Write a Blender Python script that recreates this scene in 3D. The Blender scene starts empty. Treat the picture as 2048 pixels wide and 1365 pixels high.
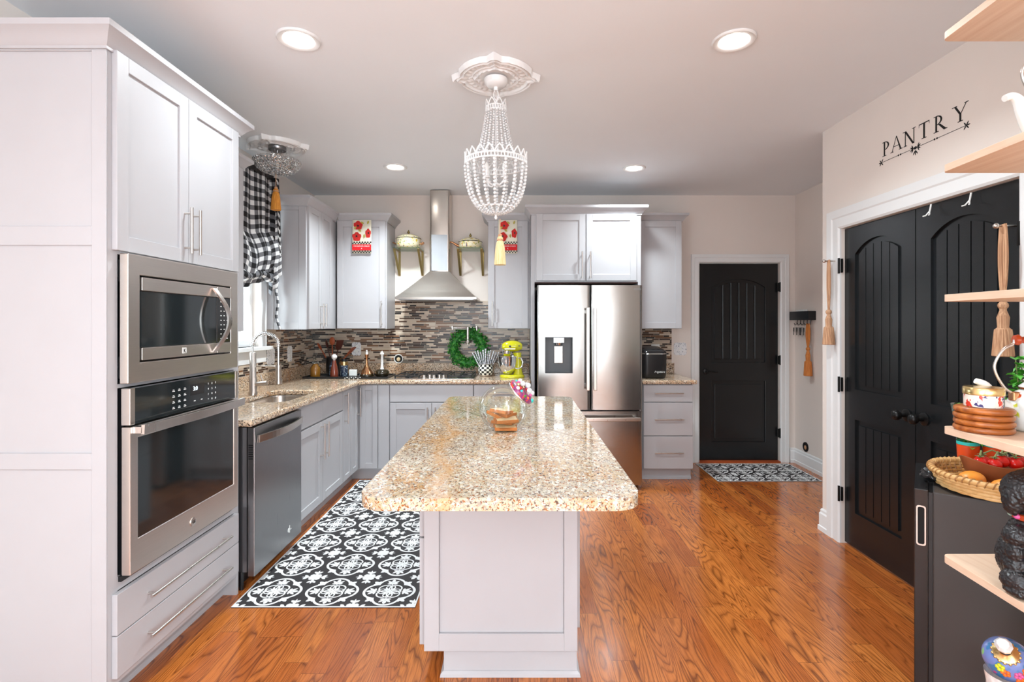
import bpy, bmesh, math, random
from mathutils import Vector, Matrix
random.seed(7)
PI = math.pi
C = bpy.context.scene.collection
# ------------------------------------------------------------------ camera, world, light, exposure
sc = bpy.context.scene
EYE = 1.423
cam_d = bpy.data.cameras.new('camera'); cam = bpy.data.objects.new('camera', cam_d); C.objects.link(cam)
cam.location = (0, 0, EYE); cam.rotation_euler = (PI/2, 0, 0)
cam_d.sensor_width = 36; cam_d.lens = 18.0
cam_d.shift_x = -12/2048; cam_d.shift_y = -34.5/2048
cam_d.clip_start = 0.05; cam_d.clip_end = 60
sc.camera = cam
w = bpy.data.worlds.new('world'); sc.world = w; w.use_nodes = True
w.node_tree.nodes['Background'].inputs[0].default_value = (0.88, 0.94, 1.0, 1)
w.node_tree.nodes['Background'].inputs[1].default_value = 1.3
sc.view_settings.view_transform = 'Standard'; sc.view_settings.look = 'None'
sc.view_settings.gamma = 1; sc.view_settings.exposure = 0.74
sc.view_settings.use_curve_mapping = False
def area(name, loc, rot, sx, sy, power, col=(1, 1, 1)):
    d = bpy.data.lights.new(name, 'AREA'); d.shape = 'RECTANGLE'; d.size = sx; d.size_y = sy
    d.energy = power; d.color = col
    o = bpy.data.objects.new(name, d); C.objects.link(o); o.location = loc; o.rotation_euler = rot
    return o
# fill lamps added at invented openings behind the camera; daylight at the sink window
area('fill_near_left', (-1.0, -3.62, 1.45), (PI/2+.30, 0, 0), 1.5, 2.0, 20, (0.72, 0.89, 1.0))
area('fill_near_right', (0.425, -3.62, 1.45), (PI/2+.30, 0, 0), .15, 2.0, 10, (0.72, 0.89, 1.0))  # narrow strips, added for bright streaks in the fridge front
area('fill_near_far_right', (0.90, -3.62, 1.45), (PI/2+.30, 0, 0), .10, 2.0, 7, (0.72, 0.89, 1.0))
area('fill_right_opening', (1.80, -2.05, 1.45), (0, PI/2, 0), 1.9, 2.2, 125, (0.76, 0.91, 1.0))  # added to brighten the left base cabinets, no window known here
area('daylight_sink_window', (-2.32, 3.78, 1.75), (0, -PI/2, 0), 1.0, 0.75, 20, (0.82, 0.93, 1.0))
area('fill_side_opening', (-2.34, -1.6, 1.45), (0, -PI/2, 0), 1.7, 1.8, 66, (0.72, 0.89, 1.0))  # added to brighten the pantry wall, its window is invented

# ------------------------------------------------------------------ materials
def lin(c):
    c = c/255.0
    return c/12.92 if c <= 0.04045 else ((c+0.055)/1.055)**2.4
def rgb(r, g, b): return (lin(r), lin(g), lin(b), 1)
class NT:
    def __init__(s, name):
        s.m = bpy.data.materials.new(name); s.m.use_nodes = True
        s.t = s.m.node_tree; s.b = s.t.nodes['Principled BSDF']
    def n(s, typ, **k):
        x = s.t.nodes.new(typ)
        for a, v in k.items(): setattr(x, a, v)
        return x
    def l(s, a, b): s.t.links.new(a, b)
    def val(s, x, sock):
        if isinstance(x, (int, float)): sock.default_value = x
        else: s.l(x, sock)
    def math(s, op, a, b=0.0, c=None):
        x = s.n('ShaderNodeMath', operation=op); s.val(a, x.inputs[0]); s.val(b, x.inputs[1])
        if c is not None: s.val(c, x.inputs[2])
        return x.outputs[0]
    def mix(s, f, a, b, blend='MIX'):
        x = s.n('ShaderNodeMix', data_type='RGBA', blend_type=blend)
        s.val(f, x.inputs[0])
        for v, k in ((a, 6), (b, 7)):
            if isinstance(v, tuple): x.inputs[k].default_value = v
            else: s.l(v, x.inputs[k])
        return x.outputs[2]
    def coord(s, kind='Object'): return s.n('ShaderNodeTexCoord').outputs[kind]
    def mapping(s, v, scale=(1, 1, 1), loc=(0, 0, 0), rot=(0, 0, 0)):
        x = s.n('ShaderNodeMapping'); s.l(v, x.inputs[0])
        x.inputs['Scale'].default_value = scale; x.inputs['Location'].default_value = loc; x.inputs['Rotation'].default_value = rot
        return x.outputs[0]
    def noise(s, v, scale, detail=3, rough=.5, dist=0, out=0):
        x = s.n('ShaderNodeTexNoise'); s.l(v, x.inputs['Vector']); x.inputs['Scale'].default_value = scale
        x.inputs['Detail'].default_value = detail; x.inputs['Roughness'].default_value = rough; x.inputs['Distortion'].default_value = dist
        return x.outputs[out]
    def ramp(s, f, stops, interp='LINEAR'):
        x = s.n('ShaderNodeValToRGB'); s.l(f, x.inputs[0]); r = x.color_ramp; r.interpolation = interp
        while len(r.elements) > 1: r.elements.remove(r.elements[-1])
        r.elements[0].position = stops[0][0]; r.elements[0].color = stops[0][1]
        for p, c in stops[1:]:
            e = r.elements.new(p); e.color = c
        return x.outputs[0]
    def sep(s, v):
        x = s.n('ShaderNodeSeparateXYZ'); s.l(v, x.inputs[0]); return x.outputs
    def comb(s, a, b, c):
        x = s.n('ShaderNodeCombineXYZ')
        for k, v in enumerate((a, b, c)): s.val(v, x.inputs[k])
        return x.outputs[0]
    def white(s, v):
        x = s.n('ShaderNodeTexWhiteNoise', noise_dimensions='3D'); s.l(v, x.inputs[0]); return x.outputs[0]
    def bump(s, h, strength=.2, dist=.002):
        x = s.n('ShaderNodeBump'); x.inputs['Strength'].default_value = strength; x.inputs['Distance'].default_value = dist
        s.l(h, x.inputs['Height']); s.l(x.outputs[0], s.b.inputs['Normal'])
    def base(s, c):
        if isinstance(c, tuple): s.b.inputs['Base Color'].default_value = c
        else: s.l(c, s.b.inputs['Base Color'])
    def set(s, **k):
        for a, v in k.items(): s.b.inputs[a.replace('_', ' ')].default_value = v
        return s.m
BW = (0, 0, 0, 1), (1, 1, 1, 1)
def paint(name, col, rough=.5, var=.04, metal=0.0, coat=0.0, scale=6, **k):
    n = NT(name); f = n.noise(n.coord(), scale, 4)
    d = tuple(max(0, c*(1-var)) for c in col[:3])+(1,); e = tuple(min(1, c*(1+var)) for c in col[:3])+(1,)
    n.base(n.ramp(f, [(.3, d), (.7, e)])); n.set(Roughness=rough, Metallic=metal)
    if coat: n.set(Coat_Weight=coat, Coat_Roughness=.08)
    if k: n.set(**k)
    return n.m
def metal(name, col, rough=.25, axis=2, stretch=60, amt=.06, aniso=0.0):
    n = NT(name); sca = [stretch]*3; sca[axis] = 1
    f = n.noise(n.mapping(n.coord(), tuple(sca)), 6, 3)
    n.base(n.ramp(f, [(.2, tuple(c*.92 for c in col[:3])+(1,)), (.8, col)]))
    r = n.n('ShaderNodeMapRange'); n.l(f, r.inputs[0]); r.inputs['To Min'].default_value = rough-amt; r.inputs['To Max'].default_value = rough+amt
    n.l(r.outputs[0], n.b.inputs['Roughness']); n.set(Metallic=1.0, Anisotropic=aniso)
    return n.m
M = {}
M['cab'] = paint('cabinet_paint', rgb(183, 181, 184), .42, .012)
M['trim'] = paint('white_trim', rgb(232, 232, 232), .38, .01)
M['wall'] = paint('greige_wall', rgb(233, 222, 214), .75, .015, scale=3)
M['ceil'] = paint('ceiling_paint', rgb(240, 243, 247), .85, .01, scale=2)
M['black_door'] = paint('black_door_paint', rgb(22, 24, 26), .26, .1)
M['black'] = paint('black_plastic', rgb(22, 22, 24), .35, .1)
M['blackmetal'] = paint('black_iron', rgb(25, 24, 24), .35, .1, metal=.5)
M['fridgeside'] = paint('dark_grey_fridge_paint', rgb(62, 58, 57), .45, .05)
M['glossblack'] = paint('gloss_black', rgb(34, 33, 34), .12, .05)
M['ss'] = metal('brushed_stainless', (.62, .57, .52, 1), .24, axis=0)
M['ssv'] = metal('brushed_stainless_fridge', (.44, .425, .41, 1), .2, axis=0, amt=.04, aniso=.35)
M['ssh'] = metal('brushed_stainless_tower', (.74, .68, .63, 1), .32, axis=1)
M['nickel'] = metal('brushed_nickel', (.68, .63, .59, 1), .28, axis=2, stretch=6, amt=.02)
M['chrome'] = metal('chrome', (.8, .8, .8, 1), .08, amt=.02)
M['darkss'] = metal('dark_stainless', (.33, .33, .34, 1), .3, axis=2)
M['gold'] = metal('brass', (.80, .60, .28, 1), .25)
M['oldbrass'] = metal('antique_brass', (.42, .32, .13, 1), .35)
M['copper'] = metal('copper_glaze', (.55, .28, .14, 1), .2)
M['ovenglass'] = paint('dark_oven_glass', rgb(30, 36, 38), .06, .05, coat=.5)
M['white'] = paint('white_enamel', rgb(238, 238, 235), .25, .01)
M['bulb'] = paint('white_metal', rgb(240, 240, 240), .35, .01)
M['dark'] = paint('dark_void', rgb(14, 12, 12), .8, .1)
M['woodred'] = paint('red_lacquer_wood', rgb(178, 66, 28), .3, .15)
M['bowlwood'] = paint('bowl_wood', rgb(150, 84, 52), .4, .2, scale=14)
M['green'] = paint('leaf_green', rgb(40, 128, 40), .5, .35, scale=30)
M['basil'] = paint('basil_green', rgb(86, 170, 60), .45, .3, scale=30)
M['vine'] = paint('vine_green', rgb(120, 130, 80), .6, .3, scale=30)
M['tomato'] = paint('tomato_red', rgb(205, 24, 14), .12, .15, scale=10)
M['fruit'] = paint('orange_peel', rgb(240, 150, 50), .4, .12, scale=12)
M['bread'] = paint('bread_crumb', rgb(238, 214, 170), .8, .1, scale=60)
M['crust'] = paint('bread_crust', rgb(190, 112, 50), .7, .15, scale=40)
M['yellow'] = paint('mixer_yellow', rgb(205, 200, 20), .15, .02, coat=.6)
M['tassel_o'] = paint('orange_tassel_thread', rgb(214, 140, 44), .7, .2, scale=80)
M['tassel_c'] = paint('cream_tassel_thread', rgb(222, 200, 150), .7, .15, scale=80)
M['rope'] = paint('tan_rope', rgb(196, 148, 110), .7, .25, scale=90)
M['orangerope'] = paint('orange_rope', rgb(206, 124, 52), .7, .25, scale=90)
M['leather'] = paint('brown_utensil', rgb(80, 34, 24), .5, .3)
M['orangewood'] = paint('orange_wood', rgb(170, 80, 40), .5, .2)
M['amber'] = paint('amber_oil', rgb(120, 78, 20), .12, .2, coat=.4)
M['darkoil'] = paint('dark_oil', rgb(40, 32, 18), .12, .2, coat=.4)
M['redoil'] = paint('reddish_brown_glaze', rgb(110, 45, 28), .15, .3, coat=.5)
M['marble'] = None
M['white_card'] = paint('white_card', rgb(235, 235, 230), .5, .01)
M['red'] = paint('poppy_red', rgb(200, 40, 34), .8, .15, scale=60)
M['brightred'] = paint('band_red', rgb(214, 18, 30), .8, .03)
M['cream'] = paint('cream_cloth', rgb(240, 234, 214), .85, .03, scale=40)
M['olive'] = paint('olive_leaf', rgb(180, 168, 80), .85, .15, scale=60)
M['orange_label'] = paint('orange_label', rgb(228, 78, 24), .4, .06)
M['teal'] = paint('teal', rgb(50, 190, 180), .4, .1)
M['pink'] = paint('pink_glaze', rgb(220, 90, 150), .3, .25, scale=80)
M['lilac'] = paint('lilac_glaze', rgb(180, 160, 215), .3, .15, scale=80)
M['mint'] = paint('mint_glaze', rgb(175, 222, 205), .3, .1, scale=80)
M['purple'] = paint('purple_glaze', rgb(130, 40, 130), .3, .3, scale=90)
M['orange'] = paint('orange_glaze', rgb(235, 110, 30), .3, .2, scale=80)
M['ygreen'] = paint('yellow_green_glaze', rgb(205, 210, 40), .3, .15, scale=80)
M['fur'] = paint('black_fur_glaze', rgb(34, 32, 34), .3, .3, scale=50)
M['wicker'] = paint('peach_wicker_glaze', rgb(236, 180, 140), .5, .12, scale=80)

def emis(name, col, st):
    n = NT(name); n.base(col); n.b.inputs['Emission Color'].default_value = col; n.b.inputs['Emission Strength'].default_value = st
    return n.m
M['lamp'] = emis('lamp_diffuser', (1, .95, .88, 1), 14)
M['display'] = emis('display_digits', (.8, .95, 1, 1), 1.2)
def thin_glass(name, col=(1, 1, 1, 1), refl=.9, tint=1.0):
    n = NT(name); t = n.t; t.nodes.remove(n.b)
    out = [x for x in t.nodes if x.type == 'OUTPUT_MATERIAL'][0]
    tr = n.n('ShaderNodeBsdfTransparent'); tr.inputs[0].default_value = col
    gl = n.n('ShaderNodeBsdfGlossy'); gl.inputs['Roughness'].default_value = .03
    gl.inputs['Color'].default_value = (refl, refl, refl, 1)
    fr = n.n('ShaderNodeFresnel'); fr.inputs[0].default_value = 1.5
    f2 = n.math('MINIMUM', fr.outputs[0], .42)
    mx = n.n('ShaderNodeMixShader'); n.l(f2, mx.inputs[0]); n.l(tr.outputs[0], mx.inputs[1]); n.l(gl.outputs[0], mx.inputs[2])
    n.l(mx.outputs[0], out.inputs[0]); return n.m
M['glass'] = thin_glass('clear_glass', (.95, .97, .96, 1))
M['shelfglass'] = thin_glass('shelf_glass', (.82, .92, .86, 1))
M['plastic'] = thin_glass('clear_plastic', (.80, .90, .84, 1))
def crystal():
    n = NT('crystal_bead'); f = n.noise(n.coord(), 60, 2)
    n.base(n.ramp(f, [(.3, rgb(225, 222, 222)), (.7, rgb(255, 255, 255))]))
    n.set(Roughness=.08, IOR=1.6, Transmission_Weight=.15, Coat_Weight=.6, Coat_Roughness=.03); return n.m
M['crystal'] = crystal()
def smoky():
    n = NT('smoky_crystal'); f = n.noise(n.coord(), 60, 2)
    n.base(n.ramp(f, [(.3, rgb(120, 120, 122)), (.7, rgb(235, 235, 235))]))
    n.set(Roughness=.06, Metallic=.5, Transmission_Weight=.3); return n.m
M['smoky'] = smoky()

def granite(name, kind):
    n = NT(name); co = n.coord()
    st = n.mapping(co, (1, .62, 1.0), rot=(0, 0, .5)) if kind == 'island' else n.mapping(co, (.8, .8, 1))
    big = n.noise(co, 3.2, 4, .6)
    if kind == 'island':
        base = n.ramp(big, [(.32, rgb(190, 182, 166)), (.50, rgb(194, 174, 144)), (.66, rgb(184, 142, 94))])
    else:
        base = n.ramp(big, [(.30, rgb(214, 194, 170)), (.50, rgb(216, 186, 154)), (.68, rgb(196, 148, 108))])
    mid = n.noise(st, 62, 4, .6, .3)
    c = n.mix(n.ramp(mid, [(.50, BW[0]), (.60, BW[1])]), base, rgb(214, 209, 196) if kind == 'island' else rgb(226, 210, 190))
    m2 = n.noise(n.mapping(st, (1, 1, 1), (5, 3, 2)), 95, 4, .6, .4)
    c = n.mix(n.ramp(m2, [(.54, BW[0]), (.60, BW[1])]), c, rgb(160, 150, 138) if kind == 'island' else rgb(160, 136, 116))
    m3 = n.noise(n.mapping(st, (1, 1, 1), (9, 1, 7)), 120, 3, .55, .6)
    c = n.mix(n.ramp(m3, [(.575, BW[0]), (.61, BW[1])]), c, rgb(150, 92, 50) if kind == 'island' else rgb(112, 74, 50))
    m4 = n.noise(n.mapping(st, (1, 1, 1), (2, 8, 4)), 140, 3, .55, .5)
    c = n.mix(n.ramp(m4, [(.595 if kind == 'island' else .565, BW[0]), (.63 if kind == 'island' else .60, BW[1])]), c, rgb(84, 66, 58) if kind == 'island' else rgb(48, 38, 34))
    if kind == 'island':
        # brown seam crossing the slab and a golden streak running beside it
        x, y, z = n.sep(co)
        wob = n.math('MULTIPLY', n.math('SUBTRACT', n.noise(co, 5, 3), .5), .10)
        d = n.math('ABSOLUTE', n.math('ADD', n.math('ADD', n.math('MULTIPLY', x, .755), n.math('MULTIPLY', n.math('SUBTRACT', y, 1.19), .656)), wob))
        c = n.mix(n.ramp(d, [(0.0, (.62, .62, .62, 1)), (.006, (.45, .45, .45, 1)), (.014, BW[0])]), c, rgb(120, 92, 52))
        d2 = n.math('ABSOLUTE', n.math('ADD', n.math('ADD', n.math('ADD', n.math('MULTIPLY', x, 1.0), n.math('MULTIPLY', y, .12)), .17), n.math('MULTIPLY', wob, 2.0)))
        c = n.mix(n.ramp(d2, [(0.0, (.5, .5, .5, 1)), (.05, BW[0])]), c, rgb(206, 150, 84))
    n.base(c); n.set(Roughness=.09 if kind == 'island' else .14, Coat_Weight=.3, Coat_Roughness=.05)
    return n.m
M['granite'] = granite('granite_counter', 'counter'); M['granite_i'] = granite('granite_island', 'island')

def mosaic():
    n = NT('mosaic_tile'); x, y, z = n.sep(n.coord())
    u = n.math('ADD', x, y)
    rh = .0165
    rz = n.math('DIVIDE', z, rh); row = n.math('FLOOR', rz); fz = n.math('FRACT', rz)
    r1 = n.white(n.comb(row, 3.1, 0)); r2 = n.white(n.comb(row, 9.7, 1))
    wid = n.math('ADD', .065, n.math('MULTIPLY', r2, .06))
    un = n.math('DIVIDE', n.math('ADD', u, n.math('MULTIPLY', r1, 3.0)), wid)
    un = n.math('ADD', un, n.math('MULTIPLY', n.math('SINE', n.math('MULTIPLY', un, 2.1)), .3))
    col = n.math('FLOOR', un); fu = n.math('FRACT', un)
    rnd = n.white(n.comb(row, col, 5.3))
    c = n.ramp(rnd, [(0, rgb(202, 184, 164)), (.22, rgb(190, 170, 152)), (.36, rgb(34, 24, 22)), (.52, rgb(78, 56, 42)),
                     (.70, rgb(104, 98, 90)), (.80, rgb(122, 84, 56)), (.90, rgb(46, 30, 26)), (.95, rgb(214, 200, 182))], 'CONSTANT')
    g1 = n.math('LESS_THAN', fz, .13); g2 = n.math('LESS_THAN', fu, .035)
    g = n.math('MAXIMUM', g1, g2)
    n.base(n.mix(g, c, rgb(190, 176, 160)))
    rr = n.math('ADD', n.math('MULTIPLY', g, .4), .2); n.l(rr, n.b.inputs['Roughness'])
    n.bump(n.math('SUBTRACT', 1.0, g), .3, .001); return n.m
M['mosaic'] = mosaic()

def floorwood():
    n = NT('oak_floor'); x, y, z = n.sep(n.coord())
    pw = .098
    px = n.math('DIVIDE', x, pw); i = n.math('FLOOR', px); fx = n.math('FRACT', px)
    off = n.math('MULTIPLY', n.white(n.comb(i, 1.7, 0)), 4.0)
    py = n.math('DIVIDE', n.math('ADD', y, off), 1.05); j = n.math('FLOOR', py); fy = n.math('FRACT', py)
    rnd = n.white(n.comb(i, j, 2.2)); rnd2 = n.white(n.comb(i, j, 7.9))
    base = n.ramp(rnd, [(0, rgb(184, 98, 40)), (.3, rgb(200, 114, 48)), (.6, rgb(208, 124, 56)), (.85, rgb(194, 108, 46)), (1, rgb(168, 88, 38))])
    gv = n.comb(n.math('MULTIPLY', x, 9.0), n.math('MULTIPLY', y, .9), n.math('MULTIPLY', rnd2, 40.0))
    cath = n.noise(gv, 1.0, 1.5, .4, .25)
    rings = n.math('FRACT', n.math('MULTIPLY', cath, 24.0))
    rm = n.ramp(rings, [(0, (.9, .9, .9, 1)), (.14, (.30, .30, .30, 1)), (.4, BW[0]), (.75, BW[0]), (1, (.7, .7, .7, 1))])
    amt = n.ramp(n.noise(n.comb(n.math('MULTIPLY', x, 6.0), n.math('MULTIPLY', y, 1.5), n.math('MULTIPLY', rnd, 30.0)), 1.0, 2), [(.3, (.45, .45, .45, 1)), (.55, BW[1])])
    fac = n.math('MULTIPLY', rm, amt)
    c = n.mix(fac, base, rgb(84, 36, 10))
    fine = n.noise(n.comb(n.math('MULTIPLY', x, 320.0), n.math('MULTIPLY', y, 9.0), rnd), 1.0, 3, .6)
    c = n.mix(n.math('MULTIPLY', n.ramp(fine, [(.48, BW[0]), (.66, BW[1])]), .6), c, rgb(110, 50, 16))
    c = n.mix(n.math('MULTIPLY', n.ramp(n.noise(n.coord(), 2.2, 3), [(.35, BW[1]), (.6, BW[0])]), .25), c, rgb(140, 66, 22))
    s1 = n.math('LESS_THAN', fx, .018); s2 = n.math('LESS_THAN', fy, .0022)
    sm = n.math('MULTIPLY', n.math('MAXIMUM', s1, s2), .7)
    n.base(n.mix(sm, c, rgb(70, 30, 10)))
    n.l(n.math('ADD', .15, n.math('MULTIPLY', fine, .12)), n.b.inputs['Roughness'])
    n.set(Coat_Weight=.35, Coat_Roughness=.12)
    n.bump(fine, .06, .001); return n.m
M['floor'] = floorwood()
def plankwood(name, c1, c2, ax=1, rough=.45):
    n = NT(name); q_ = 220 if ax == 2 else 40; s = [q_]*3; s[ax] = 2.5
    f = n.noise(n.mapping(n.coord(), tuple(s)), 1.0, 4, .6)
    n.base(n.ramp(f, [(.3, c1), (.7, c2)])); n.set(Roughness=rough); return n.m
M['shelf'] = plankwood('pale_birch', rgb(222, 188, 160), rgb(238, 212, 188))
M['coaster'] = plankwood('acacia_wood', rgb(120, 56, 24), rgb(196, 116, 50), 0, .3)
M['rattan_d'] = plankwood('rattan_dark', rgb(150, 100, 56), rgb(206, 160, 100), 0, .5)
M['rattan'] = plankwood('rattan', rgb(206, 156, 92), rgb(236, 196, 136), 0, .4)
for k_, c1_, c2_ in (('tassel_o', (190, 112, 30), (236, 164, 66)), ('tassel_c', (206, 178, 118), (238, 220, 176)), ('rope', (158, 108, 76), (222, 178, 140)), ('orangerope', (176, 92, 32), (226, 148, 76))):
    M[k_] = plankwood(k_+'_thread', rgb(*c1_), rgb(*c2_), 2, .75)
def checks(name, sc_, ca, cb, coordk='Object', axes=(0, 2), rough=.3):
    n = NT(name); v = n.sep(n.coord(coordk))
    a = n.math('FLOOR', n.math('MULTIPLY', v[axes[0]], sc_)); b = n.math('FLOOR', n.math('MULTIPLY', v[axes[1]], sc_))
    k = n.math('ABSOLUTE', n.math('MODULO', n.math('ADD', a, b), 2.0))
    n.base(n.mix(k, ca, cb)); n.set(Roughness=rough); return n.m
M['checkcrock'] = checks('black_white_check_enamel', 1.0, rgb(20, 20, 20), rgb(238, 236, 224), 'UV', (0, 1))
def gingham():
    n = NT('black_white_gingham'); v = n.sep(n.coord('UV'))
    a = n.math('LESS_THAN', n.math('FRACT', v[0]), .5); b = n.math('LESS_THAN', n.math('FRACT', v[1]), .5)
    s = n.math('MULTIPLY', n.math('ADD', a, b), .5)
    n.base(n.ramp(s, [(0, rgb(232, 232, 232)), (.3, rgb(112, 112, 116)), (.8, rgb(22, 20, 22))], 'CONSTANT')); n.set(Roughness=.9); return n.m
M['gingham'] = gingham()
def speck(name, bg, dots, scale=70, rough=.3, thr=.3, blob=None):
    n = NT(name); co = n.coord()
    c = bg
    for k, (col, t) in enumerate(dots):
        f = n.noise(n.mapping(co, loc=(k*3.1, k*1.7, k*.9)), scale, 2, .5)
        c = n.mix(n.ramp(f, [(t, BW[0]), (t+.03, BW[1])]), c, col)
    n.base(c); n.set(Roughness=rough, Coat_Weight=.3); return n.m
M['toile'] = speck('white_ornate_plate', rgb(236, 236, 238), [(rgb(120, 124, 140), .60)], 110)
M['floralpot'] = speck('floral_enamel', rgb(240, 230, 196), [(rgb(226, 200, 70), .60), (rgb(120, 100, 130), .64), (rgb(140, 160, 70), .65), (rgb(210, 130, 90), .68)], 38)
M['kettle_bird'] = speck('white_enamel_grey_sketch', rgb(236, 236, 234), [(rgb(110, 115, 110), .63), (rgb(120, 150, 90), .67)], 34)
M['kettle_flower'] = speck('white_enamel_bright_flowers', rgb(238, 240, 236), [(rgb(214, 214, 50), .56), (rgb(226, 90, 36), .60), (rgb(140, 180, 90), .66)], 20)
M['tinlabel'] = speck('floral_tin_label', rgb(240, 232, 222), [(rgb(216, 60, 40), .58), (rgb(60, 60, 120), .62)], 60)
M['beads'] = speck('mixed_bead_glaze', rgb(150, 40, 110), [(rgb(220, 70, 40), .55), (rgb(70, 80, 90), .60), (rgb(60, 80, 30), .62)], 60)
M['bottle'] = speck('blue_floral_bottle', rgb(110, 130, 190), [(rgb(60, 120, 170), .55), (rgb(220, 60, 130), .62), (rgb(240, 150, 40), .66), (rgb(120, 190, 120), .68)], 22, .1)
M['sketchwrap'] = speck('black_white_patterned_handle', rgb(225, 225, 230), [(rgb(30, 30, 40), .52)], 160)
M['bluelabel'] = speck('blue_label_pattern', rgb(30, 40, 60), [(rgb(160, 180, 190), .58)], 60)

# ------------------------------------------------------------------ helpers
WM = {}
def crv(P, n=5):
    P = [Vector(p) for p in P]; Q = [P[0]*2-P[1]]+P+[P[-1]*2-P[-2]]; out = []
    for k in range(1, len(Q)-2):
        a, b, c, d = Q[k-1:k+3]
        for j in range(n):
            t = j/n; out.append(.5*((2*b)+(c-a)*t+(2*a-5*b+4*c-d)*t*t+(3*b-a-3*c+d)*t**3))
    return out+[P[-1]]
def tag(o, label=None, cat=None, group=None, kind=None):
    if label: o['label'] = label
    if cat: o['category'] = cat
    if group: o['group'] = group
    if kind: o['kind'] = kind
    return o
def thing(name, label, cat, loc=(0, 0, 0), rz=0.0, group=None):
    o = bpy.data.objects.new(name, None); C.objects.link(o); o.empty_display_size = .05
    o.location = loc; o.rotation_euler = (0, 0, rz)
    WM[o.name] = Matrix.Translation(loc) @ Matrix.Rotation(rz, 4, 'Z')
    return tag(o, label, cat, group)
def mX(x): return Matrix(((0, 1, 0, x), (1, 0, 0, 0), (0, 0, 1, 0), (0, 0, 0, 1)))      # u->Y, w->+X
def mXn(x): return Matrix(((0, -1, 0, x), (1, 0, 0, 0), (0, 0, 1, 0), (0, 0, 0, 1)))    # u->Y, w->-X
def mY(y): return Matrix(((1, 0, 0, 0), (0, -1, 0, y), (0, 0, 1, 0), (0, 0, 0, 1)))     # u->X, w->-Y
I4 = Matrix.Identity(4)
class MB:
    def __init__(s, m=None): s.b = bmesh.new(); s.m = m or I4; s.mi = 0
    def _f(s, vs):
        try:
            f = s.b.faces.new(vs); f.material_index = s.mi; return f
        except ValueError: return None
    def box(s, x0, x1, y0, y1, z0, z1):
        v = [s.b.verts.new((x, y, z)) for x in (x0, x1) for y in (y0, y1) for z in (z0, z1)]
        for q in ((0, 1, 3, 2), (4, 6, 7, 5), (0, 4, 5, 1), (2, 3, 7, 6), (0, 2, 6, 4), (1, 5, 7, 3)): s._f([v[k] for k in q])
        return s
    def loft(s, rings, close=True, cap=True):
        R = [[s.b.verts.new(p) for p in r] for r in rings]; n = len(R[0])
        for a, b in zip(R, R[1:]):
            for k in range(n if close else n-1): s._f((a[k], a[(k+1) % n], b[(k+1) % n], b[k]))
        if cap and close:
            s._f(R[0][::-1]); s._f(R[-1])
        return s
    def lathe(s, prof, c=(0, 0, 0), n=32, m=None, sx=1, sy=1, cap=True):
        c = Vector(c); T = m or I4
        rings = [[c + T @ Vector((max(r, 1e-4)*sx*math.cos(2*PI*k/n), max(r, 1e-4)*sy*math.sin(2*PI*k/n), z)) for k in range(n)] for r, z in prof]
        return s.loft(rings, cap=cap)
    def cyl(s, p, q, r0, r1=None, n=16):
        p = Vector(p); q = Vector(q); r1 = r0 if r1 is None else r1
        d = (q-p).normalized(); a = d.orthogonal().normalized(); b = d.cross(a)
        return s.loft([[P + a*(r*math.cos(2*PI*k/n)) + b*(r*math.sin(2*PI*k/n)) for k in range(n)] for P, r in ((p, r0), (q, r1))])
    def tube(s, pts, r, n=8):
        pts = [Vector(p) for p in pts]; R = []; a = None
        for k, p in enumerate(pts):
            d = (pts[min(k+1, len(pts)-1)] - pts[max(k-1, 0)]).normalized()
            a = (a - d*a.dot(d)).normalized() if a is not None and (a - d*a.dot(d)).length > 1e-4 else d.orthogonal().normalized()
            b = d.cross(a); rr = r[k] if isinstance(r, (list, tuple)) else r
            R.append([p + a*(rr*math.cos(2*PI*t/n)) + b*(rr*math.sin(2*PI*t/n)) for t in range(n)])
        return s.loft(R)
    def ball(s, c, r, sub=2, sc=(1, 1, 1), rot=None):
        t = Matrix.Translation(c) @ (rot.to_4x4() if rot else I4) @ Matrix.Diagonal((r*sc[0], r*sc[1], r*sc[2], 1))
        g = bmesh.ops.create_icosphere(s.b, subdivisions=sub, radius=1, matrix=t)
        for v in g['verts']:
            for f in v.link_faces: f.material_index = s.mi
        return s
    def prism(s, poly, w0, w1, holes=()):
        """poly in (u,z); extruded between w0 and w1 (the middle coordinate)"""
        es = []
        for lp in [poly]+list(holes):
            vs = [s.b.verts.new((p[0], w0, p[1])) for p in lp]
            es += [s.b.edges.new((vs[k], vs[(k+1) % len(vs)])) for k in range(len(vs))]
        g = bmesh.ops.triangle_fill(s.b, edges=es, use_beauty=True)
        fs = [f for f in g['geom'] if isinstance(f, bmesh.types.BMFace)]
        g = bmesh.ops.extrude_face_region(s.b, geom=fs)
        vs = [v for v in g['geom'] if isinstance(v, bmesh.types.BMVert)]
        for v in vs: v.co.y += (w1-w0)
        for f in s.b.faces:
            if f.index == -1 or True:
                pass
        for f in fs+[f for v in vs for f in v.link_faces]: f.material_index = s.mi
        return s
    def poly(s, pts):
        return s._f([s.b.verts.new(p) for p in pts])
    def sweep(s, path, prof, closed=False):
        """path of (x,y) points, profile of (out,z), out = right-hand side of travel"""
        P = [Vector((p[0], p[1])) for p in path]; n = len(P); rings = []
        for k in range(n):
            d0 = (P[k]-P[k-1]).normalized() if (k > 0 or closed) else (P[1]-P[0]).normalized()
            d1 = (P[(k+1) % n]-P[k]).normalized() if (k < n-1 or closed) else d0
            n0 = Vector((d0.y, -d0.x)); n1 = Vector((d1.y, -d1.x)); m = n0+n1; m = m/m.dot(n0) if m.length > 1e-6 else n0
            rings.append([(P[k].x+m.x*o, P[k].y+m.y*o, z) for o, z in prof])
        if closed: rings.append(rings[0]); return s.loft(rings, cap=False)
        return s.loft(rings)
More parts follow.
